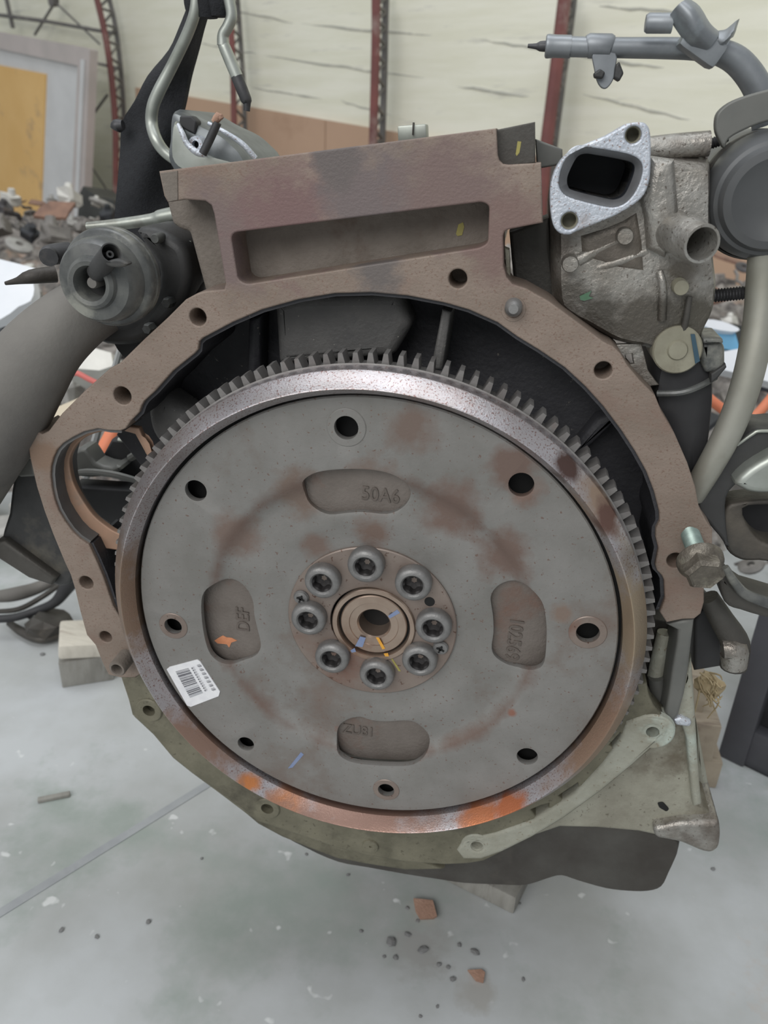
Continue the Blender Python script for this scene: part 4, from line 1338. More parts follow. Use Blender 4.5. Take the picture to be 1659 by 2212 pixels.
# ---- round black actuator on the left
act = empty('vacuum_actuator', at(220, 700, 0.06))
put(act, engine)
act['label'] = 'round black plastic valve actuator with a side nipple at left'
ac = at(196, 612, 0.004)
r1 = size_at(ac, 90)
axis = Vector((0.02, 1, 0.0))
lathe('actuator_drum', [(r1 * 0.36, 0.012), (r1 * 0.37, 0.002), (r1 * 0.42, -0.0015), (r1 * 0.52, -0.002), (r1 * 0.60, -0.0005), (r1 * 0.64, 0.002), (r1 * 0.90, 0.0035), (r1 * 0.97, 0.006), (r1 * 1.01, 0.009), (r1 * 1.05, 0.016),
                        (r1 * 1.13, 0.0172), (r1 * 1.18, 0.0185), (r1 * 1.20, 0.0205), (r1 * 1.20, 0.0235), (r1 * 1.15, 0.025), (r1 * 1.19, 0.0262), (r1 * 1.19, 0.0295), (r1 * 0.9, 0.033), (0, 0.033)], ac, axis, black_shiny, act, 64, 30)
wc = ac + Vector((size_at(ac, -12), 0, size_at(ac, -7)))
lathe('actuator_rod', [(0, 0.001), (r1 * 0.12, 0.001), (r1 * 0.14, 0.002), (r1 * 0.14, 0.02)], ac, axis, rubber, act, 20)
lathe('rod_well', [(r1 * 0.365, 0.010), (0, 0.014)], ac, axis, black_m, act, 32)
na, nb = at(214, 582, 0.006), at(240, 546, -0.010)
nd = nb - na
rn = size_at(nb, 23)
lathe('nipple', [(rn * 1.0, -0.004), (rn * 1.0, nd.length * 0.2), (rn * 0.96, nd.length), (rn * 0.84, nd.length), (rn * 0.80, nd.length * 0.75), (rn * 0.8, nd.length * 0.55), (0, nd.length * 0.55)], na, nd, black_plastic, act, 28)
lathe('nipple_core', [(rn * 0.18, nd.length * 0.4), (rn * 0.18, nd.length * 0.92), (rn * 0.36, nd.length * 0.92), (rn * 0.38, nd.length * 0.5)], na, nd, black_plastic, act, 18)
plate('nipple_flap', smooth_closed([(228, 566), (246, 560), (262, 562), (276, 570), (266, 577), (248, 578), (232, 574)], 3), -0.0125, 0.006, black_plastic, act, bevel=0.001)
tube('valve_neck', [(330, 520, 0.085, 40), (370, 560, 0.085, 56), (380, 620, 0.085, 62), (340, 700, 0.085, 62), (270, 735, 0.085, 46)], black_rubber, act, 4, 18)
plate('valve_body', smooth_closed([(290, 500), (330, 492), (372, 512), (400, 540), (410, 600), (398, 650), (370, 690), (320, 735), (270, 748), (210, 740), (200, 700), (280, 690), (330, 640), (338, 570)], 3), 0.060, 0.05, black_plastic, act, bevel=0.006, segs=3)
for (bx, by, br) in ((334, 516, 11), (358, 656, 12), (316, 712, 12)):
    c = at(bx, by, 0.052)
    r = size_at(c, br)
    lathe('valve_bolt', [(0, 0), (r * 0.8, 0), (r, 0.0015), (r, 0.010)], c, (0, 1, 0), black_shiny, act, 6 if br > 11 else 16)
tube('valve_stub', [(105, 556, 0.045, 20), (112, 550, 0.050, 22), (150, 545, 0.060, 22)], zinc_dark, act, 3, 14)
tube('vent_pipe', [(12, 612, 0.06, 4), (40, 606, 0.06, 8), (66, 598, 0.06, 15), (120, 592, 0.07, 18)], dark_steel, act, 3, 12)
tube('stay_rod', [(398, 560, 0.075, 5), (404, 600, 0.072, 6), (410, 520, 0.075, 5)], zinc, act, 2, 8)

# ---- thick hose falling to the lower left
hose = tube('intake_hose', [(215, 655, 0.055, 66), (160, 690, 0.045, 72), (100, 745, 0.035, 80), (48, 815, 0.030, 92), (0, 890, 0.028, 100), (-50, 960, 0.03, 104), (-120, 1070, 0.05, 104), (-180, 1180, 0.10, 100)], rubber, engine, 7, 32)
hose['label'] = 'fat dusty grey rubber hose bending to the lower left'

# ---- slim rail behind the actuator
rail = tube('breather_rail', [(190, 490, 0.11, 10), (260, 484, 0.11, 12), (330, 474, 0.11, 13), (346, 470, 0.11, 16), (380, 464, 0.11, 18)], zinc, engine, 3, 14)
rail['label'] = 'slim pale rail running from the block to the actuator'

# ---- lifting eye and casting at the top left
le = empty('intake_elbow', at(440, 345, 0.16))
put(le, engine)
le['label'] = 'silver cast elbow with a stud behind the top left of the block'
elbow_m = mat('grey_elbow_alloy', (120, 124, 126), (100, 104, 106), (146, 150, 152), scale=50, rough=0.4, metal=0.6, c3_amt=0.3)
pillow('elbow_shell', [(384, 242), (404, 240), (450, 266), (500, 290), (530, 315), (552, 340), (560, 380), (470, 385), (400, 380), (376, 345), (380, 300)], 0.150, 0.08, 0.02, elbow_m, le, 0.85)
plate('elbow_mouth', fillet([(388, 250), (412, 250), (424, 262), (420, 290), (400, 280), (386, 270)], 4), 0.148, 0.01, black_rubber, le, bevel=0.001)
tube('shell_lip', [(450, 266, 0.150, 4), (490, 288, 0.148, 5), (525, 312, 0.148, 6), (552, 342, 0.150, 6)], alu_bright, le, 5, 10)
tube('shell_lip', [(384, 268, 0.140, 4), (394, 288, 0.138, 6), (404, 310, 0.138, 6), (424, 328, 0.138, 7), (448, 336, 0.140, 7)], alu_bright, le, 5, 10)
pillow('lifting_lug', [(380, 262), (396, 290), (412, 322), (446, 336), (480, 350), (520, 356), (420, 372), (380, 352), (374, 310)], 0.138, 0.012, 0.006, zinc, le, 0.9)
lathe('lug_boss', [(0.0022, 0.004), (0.0024, 0), (0.005, 0), (0.0056, 0.008)], at(422, 312, 0.142), (0, 1, 0), alu_bright, le, 18)
tube('lug_stud', [(438, 332, 0.134, 9), (454, 300, 0.134, 9), (470, 264, 0.134, 9)], zinc_dark, le, 2, 12)
tube('stud_cap', [(462, 264, 0.134, 7), (472, 252, 0.134, 10), (478, 258, 0.134, 7)], brick_m, le, 2, 10)

stay = tube('stay_strut', [(264, 738, 0.17, 7), (230, 860, 0.17, 8), (200, 972, 0.17, 9), (186, 1030, 0.17, 9)], scrap_grey, engine, 1, 8)
stay['label'] = 'slim pale grey strut behind the left flange, seen again through the starter opening'
# ---- dark mount bracket left of the starter opening
mb = empty('mount_bracket', at(80, 1250, 0.09))
put(mb, engine)
mb['label'] = 'dark steel mounting bracket left of the starter opening'
plate('bracket_web', smooth_closed([(30, 1020), (62, 1000), (84, 1040), (118, 1150), (160, 1245), (130, 1268), (90, 1250), (30, 1210), (0, 1175), (18, 1110)], 2), 0.062, 0.02, black_plastic, mb, bevel=0.003)
plate('bracket_cap', [(28, 1022), (58, 988), (68, 992), (78, 1030), (44, 1032)], 0.056, 0.02, shield_m, mb, bevel=0.002)
plate('bracket_foot', [(-10, 1170), (8, 1168), (120, 1250), (110, 1266), (60, 1250), (-10, 1205)], 0.055, 0.012, dark_steel, mb, bevel=0.003)
# things glimpsed through the starter opening
sb = empty('starter_bracket', at(230, 1120, 0.16))
put(sb, engine)
sb['label'] = 'black sheet bracket seen through the starter opening'
plate('bracket_web', [(152, 1052), (300, 1062), (320, 1150), (270, 1165), (150, 1080)], 0.13, 0.02, black_rubber, sb, bevel=0.002)
tube('bracket_edge', [(155, 1040, 0.128, 5), (175, 1020, 0.128, 7), (240, 1024, 0.128, 8), (310, 1042, 0.128, 7)], shield_m, sb, 4, 8)
plate('bracket_lug', smooth_closed([(152, 1005), (160, 975), (185, 970), (205, 1000), (240, 1010), (250, 1005), (262, 1015), (230, 1030), (165, 1030)], 2), 0.135, 0.02, shield_m, sb, bevel=0.003)
plate('bracket_back', [(240, 950), (330, 955), (330, 1050), (205, 1015)], 0.155, 0.02, black_rubber, sb, bevel=0.002)
tube('bracket_edge', [(256, 950, 0.152, 5), (290, 953, 0.152, 6), (330, 965, 0.152, 7)], zinc, sb, 3, 8)
tube('bracket_edge', [(280, 990, 0.140, 8), (300, 980, 0.140, 9), (325, 985, 0.140, 9)], shield_m, sb, 3, 8)

# ---- engine mount group on the right: black arm, silver cup, cradle
em = empty('engine_mount', at(1600, 1300, 0.09))
put(em, engine)
em['label'] = 'black steel mount with silver cup at the right edge'
plate('mount_arm', smooth_closed([(1505, 1090), (1545, 1030), (1590, 962), (1625, 930), (1660, 928), (1720, 930), (1720, 990), (1660, 1000), (1600, 1040), (1570, 1075), (1570, 1140), (1575, 1185), (1555, 1160), (1530, 1130)], 3), 0.040, 0.03, black_plastic, em, bevel=0.002)
tube('arm_edge', [(1592, 962, 0.038, 3), (1625, 938, 0.038, 4), (1645, 931, 0.038, 4), (1720, 934, 0.038, 4)], zinc, em, 4, 8)
plate('silver_cup', smooth_closed([(1590, 1042), (1640, 1000), (1720, 970), (1730, 1060), (1660, 1068), (1625, 1066), (1604, 1058)], 3), 0.028, 0.02, zinc, em, bevel=0.004, segs=3)
plate('mount_web', smooth_closed([(1565, 1105), (1600, 1085), (1720, 1090), (1720, 1208), (1640, 1212), (1600, 1210), (1572, 1190), (1562, 1150)], 3), 0.045, 0.02, dark_steel, em,
      holes=[smooth_closed([(1605, 1100), (1660, 1092), (1720, 1096), (1720, 1170), (1660, 1176), (1625, 1150)], 3)], bevel=0.002)
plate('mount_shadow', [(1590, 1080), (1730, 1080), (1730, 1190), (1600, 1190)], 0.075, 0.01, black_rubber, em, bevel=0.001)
tube('cradle_edge', [(1566, 1225, 0.03, 8), (1590, 1262, 0.03, 10), (1620, 1288, 0.03, 12), (1720, 1320, 0.03, 14)], black_shiny, em, 4, 10)
plate('cradle', smooth_closed([(1552, 1240), (1580, 1258), (1620, 1290), (1720, 1320), (1720, 1345), (1650, 1335), (1600, 1320), (1575, 1312), (1560, 1290)], 2), 0.034, 0.03, dark_steel, em, bevel=0.003)
tube('lower_hose', [(1530, 1290, 0.06, 22), (1560, 1340, 0.06, 26), (1588, 1390, 0.06, 30), (1584, 1440, 0.06, 28)], dark_steel, em, 4, 16)
tube('hose_end', [(1560, 1400, 0.055, 24), (1584, 1402, 0.055, 30), (1586, 1438, 0.055, 26)], alu_cast, em, 3, 16)
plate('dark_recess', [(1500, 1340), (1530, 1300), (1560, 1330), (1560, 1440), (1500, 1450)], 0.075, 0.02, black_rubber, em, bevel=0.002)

# ------------------------------------------------------------------ things held by or hanging on the engine
# loose flange bolt stuck in the right ear of the block
lb = empty('flange_bolt', at(1510, 1160, FY))
tag(lb, 'loose flanged hex bolt half screwed into the right ear of the block', 'bolt')
ba, bb = at(1488, 1145, FY + 0.004), at(1516, 1222, FY - 0.026)
bd = bb - ba
rs = size_at(bb, 21)
n_t = 15
prof = [(0, 0)]
for i in range(n_t):
    d0 = bd.length * 0.80 * i / n_t
    prof += [(rs * 0.86, d0), (rs, d0 + bd.length * 0.8 / n_t * 0.5)]
prof += [(rs * 0.95, bd.length * 0.80), (rs * 0.95, bd.length * 0.9), (0, bd.length * 0.9)]
lathe('shank', prof, ba, bd, boltgreen, lb, 24, 15)
R1 = size_at(bb, 50)
lathe('flange', [(0, 0), (R1 * 0.9, 0), (R1, 0.0015), (R1 * 0.98, 0.004), (R1 * 0.85, 0.0065), (R1 * 0.7, 0.008), (0, 0.008)], ba + bd * 0.80, bd, bolthead, lb, 36)
lathe('hex_head', [(0, 0.006), (R1 * 0.86, 0.006), (R1 * 0.86, 0.013), (R1 * 0.72, 0.0155), (R1 * 0.62, 0.0148), (0, 0.0145)], ba + bd * 0.80, bd, bolthead, lb, 6, 20)

# black lifting strap, two runs that widen downwards
strap = empty('lifting_strap', at(300, 460, 0.24))
tag(strap, 'wide black webbing strap hanging at the upper left', 'strap')
SY = 0.235
rows = []
for (yy, xl, xr) in ((20, 402, 448), (60, 386, 436), (108, 364, 424), (163, 319, 409), (217, 291, 398), (250, 270, 390), (272, 262, 384), (300, 260, 376), (330, 259, 372), (400, 253, 366), (470, 247, 360), (520, 246, 356), (580, 252, 350), (650, 262, 342)):
    rows.append([(xl + (xr - xl) * t, yy, SY + 0.010 * math.sin(t * PI) * -1 + 0.004 * math.sin(yy / 40.0 + 4 * t)) for t in (0, 0.12, 0.25, 0.38, 0.5, 0.62, 0.75, 0.88, 1)])
put(sheet('webbing', rows, 0.006, webbing, None), strap)
put(tube('strap_fold', [(446, -700, SY - 0.03, 44), (447, -300, SY - 0.03, 46), (448, -20, SY - 0.03, 44)], webbing, None, 3, 14), strap)
bund = []
for k, (x0, x1) in enumerate(((402, 440), (424, 470), (450, 496))):
    t_ = tube('strap_fold', [((x0 + x1) / 2 - 2, -30, SY - 0.03, (x1 - x0) * 0.62), ((x0 + x1) / 2, 10, SY - 0.03, (x1 - x0) * 0.60), ((x0 + x1) / 2 + 2, 36 + 3 * (k % 2), SY - 0.03, (x1 - x0) * 0.46)], webbing, None, 3, 14)
    put(t_, strap)

hook = empty('steel_hook', at(380, 345, 0.20))
tag(hook, 'pale steel rod bent into a hook in front of the black strap', 'hook')
put(tube('rod', [(424, -10, SY - 0.035, 12), (420, 30, SY - 0.035, 12), (404, 75, SY - 0.033, 12), (374, 138, SY - 0.03, 12), (344, 196, SY - 0.03, 13), (330, 232, SY - 0.03, 13), (328, 268, SY - 0.03, 13), (338, 302, SY - 0.035, 13),
                  (356, 328, SY - 0.035, 12), (384, 350, SY - 0.035, 11)], zinc, None, 8, 18), hook)
put(tube('hook_eye', [(250, 280, SY - 0.012, 12), (254, 272, SY - 0.012, 14), (266, 270, SY - 0.012, 10)], zinc_dark, None, 3, 12), strap)

rod2 = empty('bent_rod', at(530, 240, 0.2))
tag(rod2, 'kinked steel rod hanging from the strap knot, darker at its lower end', 'rod')
put(tube('upper_rod', [(490, -20, SY - 0.035, 12), (497, 10, SY - 0.035, 12), (500, 36, SY - 0.035, 12), (492, 58, SY - 0.035, 12), (482, 76, SY - 0.035, 12), (482, 98, SY - 0.035, 13)], zinc, None, 6, 16), rod2)
put(tube('lower_rod', [(481, 92, SY - 0.035, 11), (486, 104, SY - 0.035, 13), (512, 166, SY - 0.035, 13)], zinc, None, 2, 16), rod2)
put(tube('rod_tip', [(511, 164, SY - 0.035, 13), (532, 216, SY - 0.035, 12), (534, 222, SY - 0.035, 8), (533, 240, SY - 0.035, 7)], zinc_dark, None, 2, 16), rod2)


# ------------------------------------------------------------------ on the floor round the engine
def floor_block(name, label, cat, p, sx, sy, sz, rz, m, bevel=0.002, z0=FLOOR_Z):
    o = box(name, (0, 0, sz / 2), sx, sy, sz, m, None, None, bevel)
    o.location = (p.x, p.y, z0)
    o.rotation_euler = (0, 0, rz)
    return tag(o, label, cat)


p = on_floor(1000, 1946)
e1 = on_floor(880, 1885) - p
pl = floor_block('wooden_plank', 'grey weathered plank lying on the floor under the sump', 'plank', p + e1 * 1.2 + Vector((0.05, 0.02, 0)), e1.length * 2.6, 0.05, 0.022, math.atan2(e1.y, e1.x), wood_grey)
p = on_floor(170, 1478)
wb = empty('wooden_block', (p.x, p.y, FLOOR_Z))
tag(wb, 'pale-topped wooden block on the floor at lower left behind the block flange', 'block')
rzz = Matrix.Rotation(math.radians(28), 3, 'Z')
link('block_base', box_mesh('block_base', (0.0, 0.025, 0.019), 0.062, 0.05, 0.038, rzz, 0.002), wood_grey, None)
bb_ = bpy.data.objects['block_base']; bb_.parent = wb
link('block_cap', box_mesh('block_cap', (0.004, 0.030, 0.050), 0.070, 0.060, 0.020, rzz @ Matrix.Rotation(0.12, 3, 'Y'), 0.004), mat('pale_sawn_wood', (206, 200, 188), (190, 184, 172), (170, 160, 148), scale=40, rough=0.8, stretch=(1, 5, 1), c3_amt=0.3), None)
bpy.data.objects['block_cap'].parent = wb
p = on_floor(918, 1980)
chip_px = [(893, 1940), (935, 1944), (944, 1978), (936, 1983), (908, 1984), (898, 1968)]
vs = [on_floor(a, b, FLOOR_Z + 0.006) for a, b in chip_px] + [on_floor(a, b + 3, FLOOR_Z + 0.0002) for a, b in chip_px]
n = len(chip_px)
tag(link('brick_chip', mesh_of('brick_chip', vs, [tuple(range(n)), tuple(range(2 * n - 1, n - 1, -1))] + [(i, (i + 1) % n, n + (i + 1) % n, n + i) for i in range(n)]), brick_m),
    'flat brown brick chip on the floor in front of the plank', 'chip')
chip_px = [(1010, 2095), (1040, 2093), (1048, 2100), (1044, 2122), (1028, 2118)]
vs = [on_floor(a, b, FLOOR_Z + 0.003) for a, b in chip_px] + [on_floor(a, b + 2, FLOOR_Z + 0.0002) for a, b in chip_px]
n = len(chip_px)
tag(link('brick_chip', mesh_of('brick_chip', vs, [tuple(range(n)), tuple(range(2 * n - 1, n - 1, -1))] + [(i, (i + 1) % n, n + (i + 1) % n, n + i) for i in range(n)]), brick_m),
    'small tan chip on the floor near the bottom edge', 'chip')


def lump_mesh(name, r, seed, flat=0.7, sub=1):
    rr = random.Random(seed)
    bm = bmesh.new()
    bmesh.ops.create_icosphere(bm, subdivisions=sub, radius=r)
    for v in bm.verts:
        v.co *= rr.uniform(0.72, 1.2)
        v.co.z *= flat
    me_ = bpy.data.meshes.new(name)
    bm.to_mesh(me_)
    bm.free()
    for q in me_.polygons: q.use_smooth = False
    return me_


grit_me = [lump_mesh('grit', 0.004, 10 + k, 0.5) for k in range(4)]
for q in grit_me: q.materials.append(grit_m)
GR = [(780, 2012, 1.2), (845, 2036, 3), (880, 2020, 1.8), (913, 2054, 2.8), (854, 2069, 1.6), (830, 2067, 1.0), (992, 2042, 1.4), (1025, 2058, 2.4), (948, 2084, 1.4), (968, 2090, 1.2), (978, 2116, 1.6), (1130, 2116, 1.2),
      (880, 1962, 1.2), (902, 1990, 1.2), (662, 1846, 1.0), (752, 1890, 1.1), (321, 1992, 1.6), (1122, 1952, 1.0), (133, 2010, 1.5), (210, 2024, 1.4), (436, 1855, 1.0), (92, 1414, 2.2), (1540, 1878, 1.4), (945, 2175, 1.0), (908, 2196, 1.0)]
for i, (a, b, s) in enumerate(GR):
    p = on_floor(a, b)
    o = bpy.data.objects.new('grit', grit_me[i % 4])
    COL.objects.link(o)
    s *= 0.5
    o.location = (p.x, p.y, FLOOR_Z + 0.0011 * s)
    o.scale = (s, s * 0.8, s * 0.6)
    o.rotation_euler = (0, 0, i * 1.3)
    tag(o, 'dark crumb of grit on the concrete floor', 'grit', 'dark crumbs scattered on the floor')
p0, p1 = on_floor(82, 1732), on_floor(152, 1718)
d = p1 - p0
sl = floor_block('wood_splinter', 'thin pale splinter lying on the floor at left', 'splinter', (p0 + p1) / 2, d.length, 0.006, 0.004, math.atan2(d.y, d.x), wood_grey, 0.001)

# wooden prop behind the pan at right, with straw
p = at(1520, 1640, 0.24)
h0 = on_floor(1522, 1700)
prop = empty('timber_prop', (h0.x, h0.y, FLOOR_Z))
tag(prop, 'short beige timber stack propping the engine at right', 'timber')
pp = at(1516, 1560, h0.y)
for (xa, ya, xb, yb, dy) in ((1496, 1500, 1524, 1575, 0.02), (1500, 1562, 1538, 1648, 0.0)):
    a, b = at(xa, ya, h0.y), at(xb, yb, h0.y)
    q = box('timber', ((a.x + b.x) / 2, h0.y + dy + 0.03, (a.z + b.z) / 2), abs(b.x - a.x), 0.06, abs(a.z - b.z), wood, None, None, 0.002)
    put(q, prop)
a, b = at(1500, 1640, h0.y), at(1530, 1760, h0.y)
q = box('timber', ((a.x + b.x) / 2, h0.y + 0.03, (a.z + FLOOR_Z) / 2), abs(b.x - a.x), 0.06, a.z - FLOOR_Z, wood, None, None, 0.002)
put(q, prop)
st = empty('straw_tuft', at(1535, 1490, 0.10))
tag(st, 'tuft of pale straw caught beside the timber at right', 'straw')
rs_ = random.Random(5)
for k in range(26):
    x0, y0 = rs_.uniform(1505, 1545), rs_.uniform(1450, 1500)
    put(tube('straw_fibre', [(x0, y0, 0.10, 2.2), (x0 + rs_.uniform(-8, 22), y0 + rs_.uniform(5, 30), 0.10 - rs_.uniform(0, 0.01), 2.0), (x0 + rs_.uniform(-12, 34), y0 + rs_.uniform(15, 60), 0.10, 1.2)], straw_m, None, 3, 5), st)
put(link('straw_clump', lump_mesh('straw_clump', 0.011, 77, 0.8, 2), straw_m), st)
bpy.data.objects['straw_clump'].location = st.location + Vector((0, 0.004, 0.002))

# black ribbed crate at right
c0 = on_floor(1552, 1628)
c1 = on_floor(1760, 1730)
d = (c1 - c0)
d.z = 0
dn = d.normalized()
pn = Vector((-dn.y, dn.x, 0))
if pn.y < 0: pn = -pn
crate = empty('plastic_crate', (c0.x, c0.y, FLOOR_Z))
tag(crate, 'black plastic crate with framed sides on the floor at right', 'crate')
crate_m = mat('scuffed_black_crate', (86, 86, 92), (70, 70, 74), (102, 100, 104), scale=8, rough=0.55, c3_amt=0.3)
H = 0.27
RZ = Matrix.Rotation(math.atan2(dn.y, dn.x), 3, 'Z')


def cbox(name, u0, u1, v0, v1, z0, z1, m):
    cpt = dn * ((u0 + u1) / 2) + pn * ((v0 + v1) / 2)
    o = link(name, box_mesh(name, (cpt.x, cpt.y, (z0 + z1) / 2), u1 - u0, v1 - v0, z1 - z0, RZ, 0.003), m)
    o.parent = crate


cbox('crate_floor', 0, 0.42, 0, 0.30, 0.0, 0.012, crate_m)
cbox('crate_rail', 0, 0.42, 0, 0.02, 0.0, 0.05, crate_m)
cbox('crate_rail', 0, 0.42, 0, 0.02, H - 0.05, H, crate_m)
for u in (0, 0.10, 0.21, 0.32):
    cbox('crate_post', u, u + 0.03, -0.004, 0.02, 0.0, H, crate_m)
cbox('crate_panel', 0.01, 0.41, 0.018, 0.026, 0.02, H - 0.02, black_rubber)
cbox('crate_side', 0, 0.02, 0, 0.30, 0, H, crate_m)
cbox('crate_lid', 0, 0.42, 0, 0.30, H - 0.01, H, crate_m)

# wiring loom on the floor at lower left
loom = empty('wiring_loom', on_floor(100, 1400))
tag(loom, 'dark tangle of cable and hose on the floor at lower left', 'cable')
LY = 0.20


def fl_tube(name, pts, m, n=6):
    q = []
    for (a, b, z, r) in pts:
        p = on_floor(a, b, FLOOR_Z + z)
        q.append((p.x, p.y, p.z, size_at(p, r)))
    q = smooth_open(q, n)
    o = link(name, tube_mesh(name, [w[:3] for w in q], [w[3] for w in q], 10), m)
    put(o, loom)


fl_tube('cable', [(-30, 1338, .03, 9), (30, 1334, .03, 9), (80, 1318, .035, 9), (120, 1300, .05, 11), (150, 1262, .08, 16), (185, 1235, .12, 14)], black_rubber)
fl_tube('cable', [(-20, 1322, .03, 5), (40, 1316, .03, 6), (90, 1290, .04, 6), (130, 1262, .06, 6)], dark_steel)
fl_tube('cable', [(20, 1346, .012, 7), (50, 1366, .010, 10), (90, 1380, .010, 10), (140, 1366, .012, 8), (190, 1346, .02, 7)], dark_steel)
fl_tube('cable', [(60, 1330, .02, 5), (100, 1352, .02, 6), (150, 1360, .02, 6), (200, 1340, .03, 5)], black_rubber)
fl_tube('cable', [(-20, 1290, .05, 12), (30, 1284, .05, 16), (80, 1270, .05, 14), (120, 1250, .06, 12)], rubber)
lo_ = lump_mesh('cable_knot', 0.03, 31, 0.6, 2)
o = link('cable_knot', lo_, dark_steel)
o.location = on_floor(104, 1350, FLOOR_Z + 0.02)
put(o, loom)

# ------------------------------------------------------------------ scrap heaps behind
scrap_cols = [((140, 136, 132), (116, 112, 108)), ((96, 94, 96), (74, 72, 74)), ((176, 174, 170), (150, 148, 144)), ((160, 126, 108), (132, 104, 92)), ((62, 64, 68), (50, 52, 56)), ((224, 222, 216), (204, 202, 196))]
scrap_m = [mat('scrap_%s' % n_, a, b, (96, 78, 66), scale=14, rough=0.6, metal=0.2, c3_amt=0.22, bump=0.3, bump_scale=80)
           for n_, (a, b) in zip(('grey', 'dark', 'alloy', 'rust', 'black', 'pale'), scrap_cols)]
heap_m = mat('scrap_heap_ground', (172, 166, 160), (86, 82, 80), (196, 168, 150), scale=26, rough=0.85, bump=0.6, bump_scale=40)


def heap_h(x, y):
    """height of the heap above the floor"""
    if x < 0.25:
        f = max(0.0, min(1.0, (y - 0.58 - 0.25 * max(0, x + 0.6)) / 1.8))
        return 0.36 * f ** 0.9
    f = max(0.0, min(1.0, (y - 0.65 - 0.1 * (x - 0.4)) / 1.5))
    return 0.34 * f


bm = bmesh.new()
NX, NY = 190, 84
grid = []
hr = random.Random(12)
for j in range(NY):
    row = []
    for i in range(NX):
        x = -3.2 + 5.6 * i / (NX - 1)
        y = 0.50 + 2.05 * j / (NY - 1)
        h = heap_h(x, y)
        z = FLOOR_Z - 0.012 + (max(0.0, h - 0.022 + hr.uniform(-0.055, 0.0)) if h > 0.001 else 0)
        row.append(bm.verts.new((x, y, z)))
    grid.append(row)
for j in range(NY - 1):
    for i in range(NX - 1):
        q4 = (grid[j][i], grid[j][i + 1], grid[j + 1][i + 1], grid[j + 1][i])
        if all((v.co - WA).dot(WNRM) > 0.40 for v in q4) and max(heap_h(v.co.x, v.co.y) for v in q4) > 0.001:
            bm.faces.new(q4)
bmesh.ops.delete(bm, geom=[v for v in bm.verts if not v.link_faces], context='VERTS')
me = bpy.data.meshes.new('scrap_heap')
bm.to_mesh(me)
bm.free()
for q in me.polygons: q.use_smooth = False
tag(link('scrap_heap', me, heap_m), 'low heap of grey broken scrap and rubble behind the engine', 'rubble', kind='stuff')


def gear_casting(name, seed):
    rr = random.Random(seed)
    bm = bmesh.new()
    bmesh.ops.create_cube(bm, size=0.1)
    bmesh.ops.bevel(bm, geom=list(bm.edges), offset=0.015, segments=1, affect='EDGES')
    for v in bm.verts:
        v.co.x *= rr.uniform(0.9, 1.5)
        v.co.z *= rr.uniform(0.5, 0.9)
        v.co += Vector((rr.uniform(-1, 1), rr.uniform(-1, 1), rr.uniform(-1, 1))) * 0.008
    r = bmesh.ops.create_cone(bm, cap_ends=True, segments=10, radius1=0.028, radius2=0.022, depth=0.05)
    bmesh.ops.translate(bm, vec=(0.02, 0, 0.05), verts=r['verts'])
    me_ = bpy.data.meshes.new(name)
    bm.to_mesh(me_)
    bm.free()
    return me_


def scrap_pipe(name, seed):
    rr = random.Random(seed)
    pts = [(0, 0, 0)]
    for k in range(4):
        q = pts[-1]
        pts.append((q[0] + 0.05, q[1] + rr.uniform(-0.04, 0.04), q[2] + rr.uniform(-0.02, 0.02)))
    q = smooth_open(pts, 3)
    return tube_mesh(name, q, [0.014] * len(q), 8)


def scrap_plate(name, seed):
    rr = random.Random(seed)
    n_ = 7
    pts = [(0.09 * rr.uniform(0.6, 1.3) * math.cos(2 * PI * k / n_), 0.06 * rr.uniform(0.6, 1.3) * math.sin(2 * PI * k / n_)) for k in range(n_)]
    vs_ = [(x, y, 0.006 + 0.25 * x * y) for x, y in pts] + [(x, y, -0.006 + 0.25 * x * y) for x, y in pts]
    return mesh_of(name, vs_, [tuple(range(n_)), tuple(range(2 * n_ - 1, n_ - 1, -1))] + [(i, (i + 1) % n_, n_ + (i + 1) % n_, n_ + i) for i in range(n_)])


def scrap_disc(name, seed):
    return lathe_mesh(name, [(0.02, 0.01), (0.02, -0.01), (0.035, -0.014), (0.06, -0.012), (0.066, -0.004), (0.066, 0.004), (0.05, 0.012), (0.02, 0.01)], (0, 0, 0), (0, 0, 1), 16)


KINDS = [('scrap_casting', gear_casting, 'broken grey metal casting lying in the scrap heap', 'casting', 'broken castings in the scrap heap'),
         ('scrap_pipe', scrap_pipe, 'short bent pipe lying in the scrap heap', 'pipe', 'bent pipes in the scrap heap'),
         ('scrap_plate', scrap_plate, 'buckled metal plate lying in the scrap heap', 'plate', 'buckled plates in the scrap heap'),
         ('pulley', scrap_disc, 'small grooved metal wheel lying in the scrap heap', 'wheel', 'metal wheels in the scrap heap')]
PROTO = []
for (nm, fn, lb_, cat, grp) in KINDS:
    for v in range(3):
        base = fn(nm, 40 + v)
        for mi in range(len(scrap_m)):
            m2 = base.copy()
            m2.materials.clear()
            m2.materials.append(scrap_m[mi])
            PROTO.append((nm, m2, lb_, cat, grp, mi))
hr = random.Random(21)
wts = [5, 3, 5, 2, 3, 4]
bykm = {}
for pr in PROTO: bykm.setdefault(pr[5], []).append(pr)


PLACED = []
TONE = ('mid grey', 'dark grey', 'silvery', 'rust-brown', 'black', 'pale')


